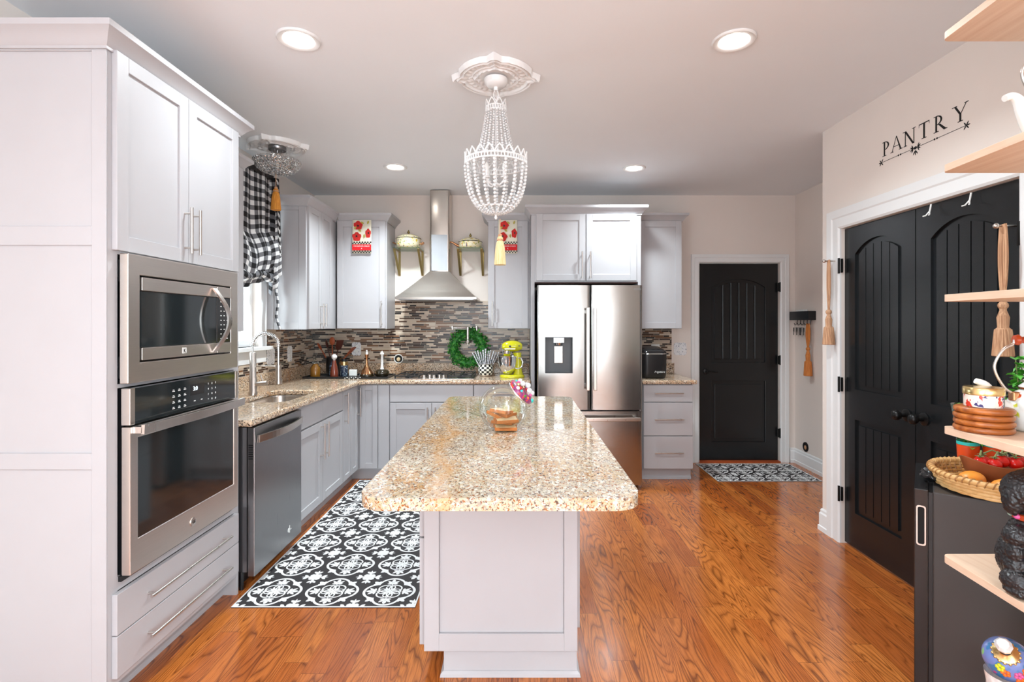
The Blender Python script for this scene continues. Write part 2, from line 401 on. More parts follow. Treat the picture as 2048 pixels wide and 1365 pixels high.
    def text(s, txt, size, mat4, depth=.0006, align='CENTER', shear=0):
        cu = bpy.data.curves.new('t', 'FONT'); cu.body = txt; cu.size = size; cu.extrude = depth; cu.align_x = align; cu.shear = shear
        ob = bpy.data.objects.new('t', cu); C.objects.link(ob); dg = bpy.context.evaluated_depsgraph_get()
        me = bpy.data.meshes.new_from_object(ob.evaluated_get(dg)); me.transform(mat4)
        k = len(s.b.faces); s.b.from_mesh(me); s.b.faces.ensure_lookup_table()
        for f in s.b.faces[k:]: f.material_index = s.mi
        bpy.data.objects.remove(ob); bpy.data.curves.remove(cu); bpy.data.meshes.remove(me); return s
    def build(s, name, mats, parent=None, bevel=0, smooth=False, label=None, seg=2, local=False, recalc=True):
        if not local: s.b.transform(s.m)
        if parent is not None and not local: s.b.transform(WM[parent.name].inverted())
        if recalc: bmesh.ops.recalc_face_normals(s.b, faces=s.b.faces[:])
        me = bpy.data.meshes.new(name); s.b.to_mesh(me); s.b.free()
        for m in (mats if isinstance(mats, (list, tuple)) else [mats]): me.materials.append(m)
        if smooth:
            for p in me.polygons: p.use_smooth = True
            me.set_sharp_from_angle(angle=math.radians(50 if smooth is True else smooth))
        o = bpy.data.objects.new(name, me); C.objects.link(o)
        if parent is not None: o.parent = parent; WM[o.name] = WM[parent.name]
        else: WM[o.name] = I4
        if bevel:
            b = o.modifiers.new('bevel', 'BEVEL'); b.width = bevel; b.segments = seg; b.limit_method = 'ANGLE'; b.angle_limit = .6
        if label: o['label'] = label
        return o
def struct(o): o['kind'] = 'structure'; return o
def dup(o, loc=None, rz=None, label=None, parent=None):
    c = o.copy(); C.objects.link(c)
    if parent is not None: c.parent = parent
    if loc is not None: c.location = loc
    if rz is not None: c.rotation_euler = (0, 0, rz)
    if label: c['label'] = label
    for ch in list(o.children): dup(ch, parent=c)
    return c
def grid(name, f, nu, nv, mat, parent=None, uvs=(1, 1), solid=0):
    me = bpy.data.meshes.new(name)
    vs = [f(i/nu, j/nv) for j in range(nv+1) for i in range(nu+1)]
    if parent is not None:
        inv = WM[parent.name].inverted(); vs = [tuple(inv @ Vector(v)) for v in vs]
    fs = [(j*(nu+1)+i, j*(nu+1)+i+1, (j+1)*(nu+1)+i+1, (j+1)*(nu+1)+i) for j in range(nv) for i in range(nu)]
    me.from_pydata(vs, [], fs); uv = me.uv_layers.new(name='UVMap')
    for p in me.polygons:
        p.use_smooth = True
        for li in p.loop_indices:
            k = me.loops[li].vertex_index; uv.data[li].uv = ((k % (nu+1))/nu*uvs[0], (k//(nu+1))/nv*uvs[1])
    me.materials.append(mat); o = bpy.data.objects.new(name, me); C.objects.link(o)
    if parent is not None: o.parent = parent; WM[o.name] = WM[parent.name]
    else: WM[o.name] = I4
    if solid:
        m = o.modifiers.new('solid', 'SOLIDIFY'); m.thickness = solid; m.offset = 0
    return o

# ------------------------------------------------------------------ the room
LW, BWY, CH = -2.09, 5.26, 2.743
PW, PC, NW = 2.10, 3.53, 2.845
SWX, SWY = 1.56, 1.50        # short wall that carries the open shelves
NY = -3.5
struct(MB().box(LW-.12, NW+.12, NY-.12, BWY+.12, -.06, 0).build('floor', M['floor']))
struct(MB().box(LW-.12, NW+.12, NY-.12, BWY+.12, CH, CH+.06).build('ceiling', M['ceil']))
m = MB()
WY0, WY1, WZ0, WZ1 = 3.42, 4.13, 1.24, 2.38
m.box(LW-.12, LW, NY, -2.6, 0, CH); m.box(LW-.12, LW, -.7, WY0, 0, CH); m.box(LW-.12, LW, -2.6, -.7, 0, .6); m.box(LW-.12, LW, -2.6, -.7, 2.35, CH); m.box(LW-.12, LW, WY1, BWY+.12, 0, CH)  # opening at the near end is added for fill light
m.box(LW-.12, LW, WY0, WY1, 0, WZ0); m.box(LW-.12, LW, WY0, WY1, WZ1, CH)
struct(m.build('wall_left', M['wall']))
m = MB(); DX0, DX1, DZ = 1.86, 2.69, 2.05
m.box(LW-.12, DX0, BWY, BWY+.12, 0, CH); m.box(DX1, NW+.12, BWY, BWY+.12, 0, CH); m.box(DX0, DX1, BWY, BWY+.12, DZ, CH)
struct(m.build('wall_far', M['wall']))
struct(MB().box(NW, NW+.12, PC-.12, BWY, 0, CH).build('wall_nook', M['wall']))
m = MB(); PY0, PY1, PZ = 2.135, 3.325, 2.04
m.box(PW, PW+.12, PY1, PC, 0, CH); m.box(PW, PW+.12, SWY, PY0, 0, CH); m.box(PW, PW+.12, PY0, PY1, PZ, CH)
m.box(PW+.12, NW, PC-.12, PC, 0, CH)
struct(m.build('wall_right', M['wall']))
m = MB(); m.box(SWX, SWX+.12, NY, -3.15, 0, CH); m.box(SWX, SWX+.12, -.95, SWY, 0, CH); m.box(SWX, SWX+.12, -3.15, -.95, 0, .5); m.box(SWX, SWX+.12, -3.15, -.95, 2.4, CH); m.box(SWX+.12, PW+.12, SWY-.12, SWY, 0, CH)  # gap behind the camera is added to let the right fill in
struct(m.build('wall_shelf', M['wall']))
m = MB()   # wall behind the camera, its window openings added for fill light and fridge streaks
for a, b in ((LW-.12, -1.75), (-.25, .35), (.50, .85), (.95, NW)): m.box(a, b, NY-.12, NY, 0, CH)
for a, b in ((-1.75, -.25), (.35, .50), (.85, .95)): m.box(a, b, NY-.12, NY, 0, .45); m.box(a, b, NY-.12, NY, 2.45, CH)
struct(m.build('wall_near', M['wall']))
for k, (a, b) in enumerate(((-1.75, -.25), (.35, .50))):  # unseen frames for two of the added openings
    m = MB()
    for u0, u1, z0, z1 in ((a, a+.02, .45, 2.45), (b-.02, b, .45, 2.45), (a+.02, b-.02, .45, .49), (a+.02, b-.02, 2.41, 2.45), (a+.02, b-.02, 1.42, 1.46)):
        m.box(u0, u1, NY-.08, NY-.03, z0, z1)
    struct(m.build('window_%d' % (k+2), M['trim']))

m = MB(mX(LW))  # unseen window frame, added along with the side fill lamp
for u0, u1, z0, z1 in ((-2.6, -2.54, .6, 2.35), (-.76, -.7, .6, 2.35), (-2.54, -.76, .6, .66), (-2.54, -.76, 2.29, 2.35), (-2.54, -.76, 1.45, 1.49)): m.box(u0, u1, -.08, -.03, z0, z1)
struct(m.build('window_4', M['trim']))
# baseboards
BP = [(0, 0), (.022, 0), (.022, .03), (.016, .035), (.016, .115), (.01, .125), (.01, .14), (.004, .15), (0, .15)]
def baseboard(name, path): struct(MB().sweep(path, BP).build(name, M['trim'], smooth=30))
baseboard('baseboard_nook', [(NW, PC), (NW, BWY), (2.79, BWY)][::-1])
baseboard('baseboard_right', [(NW, PC), (PW, PC), (PW, 3.452)][::-1] if False else [(PW, 3.452), (PW, PC), (NW, PC)][::-1])
baseboard('baseboard_shelf', [(PW, 2.005), (PW, SWY), (SWX, SWY), (SWX, NY)][::-1] if False else [(PW, 2.005), (PW, SWY)])

# casings
def casing(name, mt, u0, u1, ztop, wd=.115, t=.018):
    m = MB(mt); prof = ((0, t*.55), (.012, t), (wd*.55, t*.8), (wd*.62, t*1.15), (wd, t*1.2))
    path = [(u0, 0), (u0, ztop), (u1, ztop), (u1, 0)]
    dirs = [(-1, 0), (-1, 1), (1, 1), (1, 0)]
    for a, b in ((0, 1), (1, 2), (2, 3)):
        rings = []
        for k in (a, b):
            x, z = path[k]; dx, dz = dirs[k]
            r = [(x+dx*o, h, z+dz*o) for o, h in prof]
            r = [(x, 0, z)] + r + [(x+dx*wd, 0, z+dz*wd)]
            rings.append(r)
        m.loft(rings)
    return struct(m.build(name, M['trim'], smooth=25))
casing('trim_1', mY(BWY), DX0, DX1, DZ, .085)
casing('trim_2', mXn(PW), PY0, PY1, PZ, .125)

def arch(u0, u1, z0, z1, rise, n=14):
    """rect with an arched top: z1 at the shoulders, z1+rise at the middle"""
    w = (u1-u0)/2; R = (w*w+rise*rise)/(2*rise); cz = z1+rise-R; uc = (u0+u1)/2
    pts = [(u0, z0), (u1, z0)]
    for k in range(n+1):
        u = u1-(u1-u0)*k/n; pts.append((u, cz+math.sqrt(R*R-(u-uc)**2)))
    return pts, (lambda u: cz+math.sqrt(max(0, R*R-(u-uc)**2)))
def panel_door(name, mt, u0, u1, z0, z1, w, up, lo, rise, nplank, lower_planks):
    """moulded two-panel door leaf; up/lo = (u0,u1,z0,z1)"""
    m = MB(mt); A, fn = arch(up[0], up[1], up[2], up[3], rise)
    B = [(lo[0], lo[2]), (lo[1], lo[2]), (lo[1], lo[3]), (lo[0], lo[3])]
    m.prism([(u0, z0), (u1, z0), (u1, z1), (u0, z1)], w-.014, w, [A, B])
    m.box(u0, u1, w-.036, w-.0142, z0, z1)
    def field(a, b, z0_, top, n):
        ins = .032; a += ins; b -= ins; z0_ += ins
        g = .006; pwid = (b-a-g*(n-1))/n
        for k in range(n):
            p = a+k*(pwid+g); q = p+pwid
            pts = [(p, z0_), (q, z0_)]+[(q-(q-p)*t/4, top(q-(q-p)*t/4)-ins) for t in range(5)]
            m.prism(pts, w-.0141, w-.004)
    field(up[0], up[1], up[2], fn, nplank)
    field(lo[0], lo[1], lo[2], (lambda u: lo[3]), lower_planks)
    o = struct(m.build(name, M['black_door'], bevel=.007, seg=2)); return o
d1 = panel_door('door_1', mY(BWY+.03), DX0+.004, DX1-.004, .012, DZ-.004, 0, (2.0, 2.555, 1.025, 1.80), (2.0, 2.555, .20, .83), .085, 6, 1)
hg = 'hinge'
def hinge(parent, mt, u, z, w=.004):
    m = MB(mt); m.box(u-.016, u+.016, -.004, .006, z-.045, z+.045); m.cyl((u, w+.004, z-.05), (u, w+.004, z+.05), .007, n=8)
    return m.build('hinge', M['blackmetal'], parent)
for z in (.30, 1.05, 1.80): hinge(d1, mY(BWY), DX1-.002, z)
m = MB(mY(BWY+.03)); m.lathe([(.028, 0), (.03, .006), (.024, .012), (.01, .014), (.01, .04)], (1.94, 0, .93), 20, Matrix.Rotation(-PI/2, 4, 'X'))
m.tube([(1.94, .04, .93), (1.97, .042, .932), (2.0, .04, .928), (2.05, .036, .925)], [.009, .008, .007, .006])
m.build('door_handle', M['blackmetal'], d1, smooth=True)
struct(MB().box(DX0, DX1, BWY-.02, BWY+.11, 0, .012).build('trim_3', M['orangewood']))
mp = mXn(PW+.02)
d2 = panel_door('door_2', mp, 2.733, PY1-.003, .012, PZ-.004, 0, (2.83, 3.222, 1.01, 1.86), (2.83, 3.222, .23, .82), .08, 5, 5)
d3 = panel_door('door_3', mp, PY0+.003, 2.727, .012, PZ-.004, 0, (2.238, 2.63, 1.01, 1.86), (2.238, 2.63, .23, .82), .08, 5, 5)
for d, u in ((d2, 2.79), (d3, 2.67)):
    m = MB(mp); m.lathe([(.032, 0), (.034, .006), (.026, .01), (.012, .012), (.011, .035), (.022, .044), (.028, .058), (.025, .072), (.012, .08), (.002, .081)], (u, 0, .925), 24, Matrix.Rotation(-PI/2, 4, 'X'))
    m.build('door_knob', M['blackmetal'], d, smooth=True)
for z in (.32, 1.03, 1.80): hinge(d2, mXn(PW), PY1+.004, z, .01)
for z in (.32, 1.03, 1.80): hinge(d3, mXn(PW), PY0-.004, z, .01)
# small hooks over the pantry doors
for k, (yy, lb) in enumerate(((2.60, 'small white double hook over the black pantry door, nearer the door gap'), (2.37, 'small white double hook over the black pantry door, nearer the shelves'))):
    t = thing('door_hook', lb, 'hook', (PW, yy, 1.985), group='white hooks over the pantry doors')
    m = MB(); m.tube([(PW-.002, yy, 2.03), (PW-.008, yy, 2.0), (PW-.012, yy, 1.985)], .004, 6)
    m.tube([(PW-.01, yy, 1.995), (PW-.02, yy+.012, 1.975), (PW-.03, yy+.02, 1.972)], .0035, 6)
    m.tube([(PW-.01, yy, 1.995), (PW-.02, yy-.012, 1.975), (PW-.03, yy-.02, 1.972)], .0035, 6)
    m.build('hook', M['white'], t, smooth=True)

# sink window
m = MB(mX(LW))
for a, b, z0, z1 in ((WY0-.09, WY0, WZ0-.02, WZ1+.09), (WY1, WY1+.09, WZ0-.02, WZ1+.09), (WY0, WY1, WZ1, WZ1+.09)): m.box(a, b, 0, .02, z0, z1)
m.box(WY0-.09, WY1+.09, 0, .016, WZ0-.13, WZ0-.03)
win = struct(m.build('window_1', M['trim'], bevel=.003))
MB(mX(LW)).box(WY0-.12, WY1+.12, -.10, .06, WZ0-.03, WZ0).build('window_sill', M['trim'], win, bevel=.004)
m = MB(mX(LW))
for a, b, z0, z1 in ((WY0, WY0+.05, WZ0, WZ1), (WY1-.05, WY1, WZ0, WZ1), (WY0+.05, WY1-.05, WZ0, WZ0+.05), (WY0+.05, WY1-.05, WZ1-.05, WZ1), (WY0+.05, WY1-.05, 1.79, 1.83), (3.765, 3.785, WZ0+.05, 1.79)):
    m.box(a, b, -.09, -.05, z0, z1)
m.build('window_sash', M['trim'], win, bevel=.002)
MB(mX(LW)).box(WY0+.05, WY1-.05, -.075, -.071, WZ0+.05, WZ1-.05).build('window_pane', M['glass'], win)

# tiled backsplash
m = MB(); m.box(-2.082, .118, BWY-.010, BWY, 1.02, 1.66); struct(m.build('trim_4', M['mosaic']))
m = MB(); m.box(1.13, 1.575, BWY-.010, BWY, 1.02, 1.66); struct(m.build('trim_5', M['mosaic']))
m = MB(); m.box(LW, LW+.010, 2.70, BWY-.010, 1.02, 1.108); m.box(LW, LW+.010, 4.22, BWY-.010, 1.108, 1.375); struct(m.build('trim_6', M['mosaic']))
m = MB()

# ------------------------------------------------------------------ cabinets
def shaker(mt, u0, u1, z0, z1, w, parent, name='door', fr=.057, t=.02):
    m = MB(mt); m.box(u0+fr-.004, u1-fr+.004, w+.002, w+t-.009, z0+fr-.004, z1-fr+.004)
    m.box(u0, u0+fr, w, w+t, z0, z1); m.box(u1-fr, u1, w, w+t, z0, z1)
    m.box(u0+fr, u1-fr, w, w+t, z0, z0+fr); m.box(u0+fr, u1-fr, w, w+t, z1-fr, z1)
    return m.build(name, M['cab'], parent, bevel=.0014, seg=1)
def slab(mt, u0, u1, z0, z1, w, parent, name='drawer', t=.02):
    return MB(mt).box(u0, u1, w, w+t, z0, z1).build(name, M['cab'], parent, bevel=.0014, seg=1)
def bar(mt, u, z, w, parent, L=.16, vert=True, r=.006, so=.032, over=.025):
    m = MB(mt)
    if vert:
        m.cyl((u, w+so, z-L/2), (u, w+so, z+L/2), r, n=10)
        for s_ in (-1, 1): m.cyl((u, w, z+s_*(L/2-over)), (u, w+so, z+s_*(L/2-over)), r*.75, n=8)
    else:
        m.cyl((u-L/2, w+so, z), (u+L/2, w+so, z), r, n=10)
        for s_ in (-1, 1): m.cyl((u+s_*(L/2-over), w, z), (u+s_*(L/2-over), w+so, z), r*.75, n=8)
    return m.build('handle', M['nickel'], parent, smooth=True)
CR = [(0, -.055), (.006, -.055), (.006, -.045), (.012, -.04), (.018, -.032), (.03, -.015), (.048, 0), (.054, .004), (.054, .026), (0, .026)]
def crown(path, z, parent): return MB().sweep(path, [(o, z+h) for o, h in CR]).build('crown_moulding', M['cab'], parent, smooth=25)

CW, CB = LW+.003, BWY-.003
# oven tower
TX, TY0, TY1 = -1.475, 1.84, 2.70
tw = thing('tower_cabinet', 'tall light grey cabinet housing the microwave and wall oven, nearest the camera', 'cabinet', (TX, TY0, 0))
m = MB()
m.box(CW, TX, TY0, TY0+.018, .0, 2.445)          # near side
m.box(CW, TX, TY1-.018, TY1, .0, 2.445)
m.box(CW, LW+.012, TY0+.018, TY1-.018, .1, 2.445)
m.box(CW+.012, TX, TY0+.018, TY1-.018, 2.425, 2.445)
m.box(TX-.02, TX, TY0+.018, TY0+.045, .1, 2.425); m.box(TX-.02, TX, TY1-.045, TY1-.018, .1, 2.425)
for a, b in ((.1, .13), (.44, .49), (1.185, 1.20), (1.68, 1.70), (2.40, 2.425)): m.box(TX-.02, TX, TY0+.045, TY1-.045, a, b)
m.box(CW+.012, TX-.021, TY0+.02, TY1-.02, 1.185, 1.198); m.box(CW+.012, TX-.021, TY0+.02, TY1-.02, .45, .47)
m.box(TX-.09, TX-.07, TY0+.018, TY1-.018, 0, .1)
m.build('body', M['cab'], tw)
# applied side panel, facing the camera
m = MB(mY(TY0))
zs = [.10, .955, 1.0, 1.705, 1.773, 2.402, 2.445]
m.box(TX-.052, TX, .0, .007, .0, 2.445)
for a, b in ((.0, .10), (.900, .958), (1.705, 1.773), (2.402, 2.445)): m.box(CW, TX-.052, .0, .0068, a, b)
m.build('side_panel', M['cab'], tw, bevel=.0012, seg=1)
ml = mX(TX)
dr = [(1.858, 2.262, 2.235), (2.266, 2.668, 2.295)]
for u0, u1, hu in dr:
    d = shaker(ml, u0, u1, 1.692, 2.418, 0, tw); bar(ml, hu, 1.83, .02, d, .20)
for z0, z1 in ((.288, .437), (.131, .284)):
    d = slab(ml, 1.858, 2.668, z0, z1, 0, tw); bar(ml, 2.27, (z0+z1)/2, .02, d, .56, vert=False)
crown([(LW, TY0-.008), (TX+.002, TY0-.008), (TX+.002, TY1+.002), (LW, TY1+.002)], 2.462, tw)

# microwave in the tower
mw = thing('microwave', 'built-in stainless steel microwave with curved handle in the tall cabinet', 'microwave', (TX, 2.25, 1.2))
m = MB(ml); U0, U1 = 1.879, 2.612
m.prism([(U0, 1.202), (U1, 1.202), (U1, 1.682), (U0, 1.682)], .012, .045, [[(1.937, 1.277), (2.551, 1.277), (2.551, 1.607), (1.937, 1.607)]])
m.build('trim_frame', M['ssh'], mw, bevel=.003)
m = MB(ml); m.box(U0+.01, U0+.03, 0, .0118, 1.22, 1.30); m.box(U0+.01, U0+.03, 0, .0118, 1.58, 1.66); m.box(U0+.06, U1-.06, -.35, .011, 1.275, 1.6)
m.build('body', M['black'], mw)
m = MB(ml); m.box(1.945, 2.43, .0112, .043, 1.333, 1.548); md = m.build('door', M['ovenglass'], mw, bevel=.002)
MB(ml).box(1.945, 2.43, .0112, .048, 1.5495, 1.60).build('door_rail', M['ssh'], md, bevel=.002)
MB(ml).box(1.945, 2.43, .0112, .048, 1.284, 1.3315).build('door_rail', M['ssh'], md, bevel=.002)
def arcpts(n, f): return [f(k/n) for k in range(n+1)]
m = MB(ml)
R = []
for k in range(17):
    t = k/16; z = 1.29+t*.30; s_ = math.sin(PI*t); u = 2.398+.028*s_*1.0; wv = .046+.058*s_
    R.append([(u-.012, wv, z), (u+.014, wv+.002, z), (u+.014, wv+.010, z), (u-.012, wv+.008, z)])
m.loft(R).build('handle', M['nickel'], md, smooth=40)
m = MB(ml); m.box(2.434, 2.545, .0112, .044, 1.333, 1.548); cp = m.build('control_panel', M['glossblack'], mw, bevel=.002)
for a, b in ((1.5495, 1.60), (1.284, 1.3315)): MB(ml).box(2.434, 2.545, .0112, .048, a, b).build('control_trim', M['ssh'], cp, bevel=.002)
m = MB(ml)
for r_ in range(8):
    for c_ in range(3):
        m.box(2.462+c_*.026, 2.472+c_*.026, .044, .0445, 1.350+r_*.022, 1.354+r_*.022)
m.box(2.462, 2.50, .044, .0445, 1.526, 1.534)
m.build('button_marks', M['white'], cp)
def glyphX(mb, txt, size, u, z, w, X):
    # text facing +X: reading direction is +Y
    T = Matrix(((0, 0, 1, X+w), (1, 0, 0, u), (0, 1, 0, z), (0, 0, 0, 1)))
    mb.text(txt, size, T)
m = MB(); T_ = ml
m2 = MB(ml); m2.box(2.178, 2.202, .048, .0496, 1.297, 1.321); lg = m2.build('logo_badge', M['white'], mw)
m = MB(); glyphX(m, 'K', .026, 2.19, 1.2995, .0499, TX); m.build('logo_letter', M['blackmetal'], lg)

# wall oven
ov = thing('built_in_oven', 'built-in stainless wall oven with dark glass door under the microwave', 'oven', (TX, 2.25, .49))
m = MB(ml); m.box(1.90, 2.60, -.5, .010, .49, 1.18); m.box(1.888, 2.615, .0, .012, .47, .49); m.build('body', M['black'], ov)
for a, b in ((1.888, 1.913), (2.59, 2.615)): MB(ml).box(a, b, .0105, .045, 1.047, 1.183).build('panel_end', M['ssh'], ov, bevel=.002)
m = MB(ml); m.box(1.9135, 2.5895, .0105, .044, 1.048, 1.182); cpo = m.build('control_panel', M['ovenglass'], ov, bevel=.001)
MB(ml).box(2.235, 2.335, .044, .0445, 1.108, 1.156).build('display', M['glossblack'], cpo)
m = MB(); glyphX(m, '3:0', .026, 2.27, 1.128, .0447, TX)
m.build('display_digits', M['display'], cpo)
m = MB(ml)
for c_ in range(3):
    for r_ in range(4):
        m.box(2.12+c_*.036, 2.135+c_*.036, .044, .0446, 1.068+r_*.024, 1.0715+r_*.024); m.box(2.122+c_*.036, 2.132+c_*.036, .044, .0446, 1.074+r_*.024, 1.0765+r_*.024)
for c_ in range(2): m.box(2.26+c_*.05, 2.272+c_*.05, .044, .0446, 1.08, 1.084)
m.build('button_marks', M['white'], cpo)
m = MB()
for r_, row in enumerate(('123', '456', '789', '*0#')):
    for c_, ch in enumerate(row): glyphX(m, ch, .012, 2.365+c_*.028, 1.142-r_*.024, .0447, TX)
m.build('number_keys', M['white'], cpo)
m = MB(ml); m.prism([(1.888, .492), (2.615, .492), (2.615, 1.04), (1.888, 1.04)], .0125, .045, [[(1.928, .615), (2.578, .615), (2.578, .995), (1.928, .995)]])
od = m.build('door', M['ssh'], ov, bevel=.003)
MB(ml).box(1.926, 2.580, .014, .041, .613, .997).build('door_glass', M['ovenglass'], od)
m = MB(ml); R = []
for k in range(17):
    t = k/16; u = 1.90+t*.70; b_ = .02*math.sin(PI*t)
    R.append([(u, .075+b_, 1.012), (u, .088+b_, 1.012), (u, .090+b_, 1.048), (u, .077+b_, 1.048)])
m.loft(R); m.box(1.90, 1.925, .045, .08, 1.015, 1.04); m.box(2.575, 2.60, .045, .08, 1.015, 1.04)
m.build('handle', M['nickel'], od, bevel=.001)
m = MB(ml); m.lathe([(.019, 0), (.019, .003), (.015, .004), (.001, .004)], (2.253, .045, .552), 28, Matrix.Rotation(-PI/2, 4, 'X')); lg = m.build('logo_badge', M['nickel'], od, smooth=True)
m = MB(); glyphX(m, 'GE', .018, 2.253, .546, .0495, TX); m.build('logo_letter', M['blackmetal'], lg)

# small upper cabinet between tower and window
uc = thing('upper_cabinet', 'light grey wall cabinet between oven tower and curtained window', 'cabinet', (LW, 2.71, 1.375))
UZ0, UZ1 = 1.375, 2.43
MB().box(CW, -1.77, 2.705, 3.27, UZ0, UZ1).build('body', M['cab'], uc, bevel=.001)
d = shaker(mX(-1.77), 2.71, 3.265, UZ0+.003, 2.41, 0, uc); bar(mX(-1.77), 2.75, 1.5, .02, d)
crown([(-1.77, 2.72), (-1.77, 3.275), (LW, 3.275)], 2.455, uc)
# far-left upper cabinet
uc = thing('upper_cabinet', 'light grey wall cabinet with two narrow doors, right of the curtained window', 'cabinet', (LW, 4.25, 1.375))
m = MB(); m.box(CW, -1.76, 4.262, CB, UZ0, UZ1); m.build('body', M['cab'], uc, bevel=.001)
m = MB(mY(4.262)); fr = .06
m.box(CW, LW+fr, .0, .012, UZ0, UZ1); m.box(-1.76-fr, -1.76, .0, .012, UZ0, UZ1); m.box(CW+fr, -1.76-fr, .0, .012, UZ0, UZ0+fr); m.box(CW+fr, -1.76-fr, .0, .012, UZ1-fr, UZ1); m.build('side_panel', M['cab'], uc, bevel=.0012, seg=1)
for a, b, h in ((4.27, 4.535, 4.505), (4.54, 4.80, 4.57)):
    d = shaker(mX(-1.76), a, b, UZ0+.003, 2.41, 0, uc, fr=.05); bar(mX(-1.76), h, 1.50, .02, d, .2)
crown([(LW, 4.245), (-1.755, 4.245), (-1.755, 4.925), (-1.745, 4.9255)], 2.455, uc)
# back-left upper cabinet
def back_upper(name_lab, x0, x1, dx0, dx1, hx, yf, z0, z1, cpath, cz, doors=None):
    uc = thing('upper_cabinet', name_lab, 'cabinet', (x0, BWY, z0))
    MB().box(x0, x1, yf, CB, z0, z1).build('body', M['cab'], uc, bevel=.001)
    for a, b, h in (doors or [(dx0, dx1, hx)]):
        d = shaker(mY(yf), a, b, z0+.003, z1-.02, 0, uc)
        if h is not None: bar(mY(yf), h, z0+(.145 if z1-z0 > .8 else .15), .02, d, .24 if z1-z0 > .8 else .22)
    crown(cpath, cz, uc); return uc
YU = 4.93
ubl = back_upper('light grey wall cabinet with poppy towel, left of range hood', -1.74, -1.262, -1.735, -1.275, -1.305, YU, UZ0, UZ1, [(-1.72, YU-.002), (-1.26, YU-.002), (-1.26, CB)], 2.455)
ubr = back_upper('narrow light grey wall cabinet with poppy towel, between hood and refrigerator', -.288, .118, -.283, .095, -.245, YU, UZ0, UZ1, [(-.290, CB), (-.290, YU-.002), (.118, YU-.002)], 2.455)
urr = back_upper('light grey wall cabinet above the black ice maker, right of refrigerator', 1.13, 1.575, 1.16, 1.57, None, YU, UZ0, UZ1, [(1.13, YU-.002), (1.577, YU-.002), (1.577, CB)], 2.455)
# fridge surround
fs = thing('fridge_surround_cabinet', 'deep light grey cabinet with two doors above the stainless refrigerator', 'cabinet', (.12, CB, 0))
m = MB(); m.box(.120, .150, 4.63, CB, 0, 2.43); m.box(1.085, 1.112, 4.63, CB, 0, 2.43); m.box(.150, 1.085, 4.63, CB, 1.80, 2.43)
m.build('body', M['cab'], fs, bevel=.001)
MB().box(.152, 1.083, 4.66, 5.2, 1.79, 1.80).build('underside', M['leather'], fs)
for a, b, h in ((.165, .608, .575), (.616, 1.068, .650)):
    d = shaker(mY(4.63), a, b, 1.812, 2.412, 0, fs); bar(mY(4.63), h, 1.95, .02, d, .24)
crown([(.118, CB), (.118, 4.628), (1.114, 4.628), (1.114, CB)], 2.462, fs)

# base cabinets --------------------------------------------------
FX = -1.46   # carcass front of the left run, door faces at -1.44
mb_ = mX(FX)
def base(label, name='base_cabinet', loc=(0, 0, 0)): return thing(name, label, 'cabinet', loc)
sb = base('light grey sink base cabinet with two doors beside the dishwasher', 'sink_cabinet', (FX, 3.335, 0))
m = MB(); Y0, Y1 = 3.325, 4.215
m.box(CW, FX, Y0, Y0+.018, .1, .876); m.box(CW, FX, Y1-.018, Y1, .1, .876); m.box(CW, FX, Y0, Y1, .1, .118); m.box(CW, LW+.01, Y0+.018, Y1-.018, .118, .876)
m.box(FX-.018, FX, Y0+.018, Y1-.018, .70, .876); m.box(FX-.018, FX, Y0+.018, Y1-.018, .118, .14); m.box(FX-.018, FX, 3.76, 3.79, .14, .70)
m.build('body', M['cab'], sb)
MB().box(FX-.075, FX-.06, Y0, Y1, 0, .1).build('toe_kick', M['cab'], sb)
for a, b, h in ((3.330, 3.772, 3.735), (3.777, 4.210, 3.815)):
    d = shaker(mb_, a, b, .113, .704, 0, sb); bar(mb_, h, .565, .02, d, .26)
    slab(mb_, a, b, .716, .868, 0, sb, 'false_drawer')
cb = base('light grey corner base cabinet with two tall narrow doors and bar handles', 'corner_cabinet', (FX, 4.22, 0))
m = MB(); m.box(CW, FX, 4.217, CB, .1, .876); m.box(FX, -1.16, 4.65, CB, .1, .876); m.build('body', M['cab'], cb)
m = MB(); m.box(FX-.075, FX-.06, 4.217, 4.72, 0, .1); m.box(FX-.06, -1.165, 4.70, 4.715, 0, .1); m.build('toe_kick', M['cab'], cb)
for a, b, h in ((4.220, 4.425, 4.25), (4.43, 4.605, 4.575)):
    d = shaker(mb_, a, b, .113, .868, 0, cb, fr=.045); bar(mb_, h, .72, .02, d, .26)
d = shaker(mY(4.65), -1.43, -1.27, .113, .868, 0, cb, fr=.048)
slab(mY(4.65), -1.265, -1.165, .113, .868, 0, cb, 'filler_panel')
kb = base('light grey base cabinet under the gas cooktop with false drawer', 'base_cabinet', (-1.15, 4.65, 0))
def backbase(root, x0, x1, drawers, doors, handles):
    m = MB(); m.box(x0, x1, 4.65, CB, .1, .876); m.build('body', M['cab'], root)
    m = MB(); m.box(x0, x1, 4.70, 4.715, 0, .1); m.box(x0, x1, 4.688, 4.70, 0, .02); m.build('toe_kick', M['cab'], root)
    for a, b, z0, z1, h in drawers:
        d = slab(mY(4.65), a, b, z0, z1, 0, root)
        if h: bar(mY(4.65), (a+b)/2, z1-.072 if z1 > .8 else (z0+z1)/2+.0, .02, d, .26, vert=False)
    for (a, b), h in zip(doors, handles):
        d = shaker(mY(4.65), a, b, .113, .706, 0, root); bar(mY(4.65), h, .59, .02, d, .16)
backbase(kb, -1.16, -.402, [(-1.157, -.407, .716, .868, False)], [(-1.157, -.783), (-.779, -.407)], [-.815, -.745])
rb = base('light grey base cabinet under the yellow mixer, behind the island', 'base_cabinet', (-.4, 4.65, 0))
backbase(rb, -.400, .118, [(-.397, .113, .716, .868, True)], [(-.397, -.144), (-.140, .113)], [-.175, -.108])
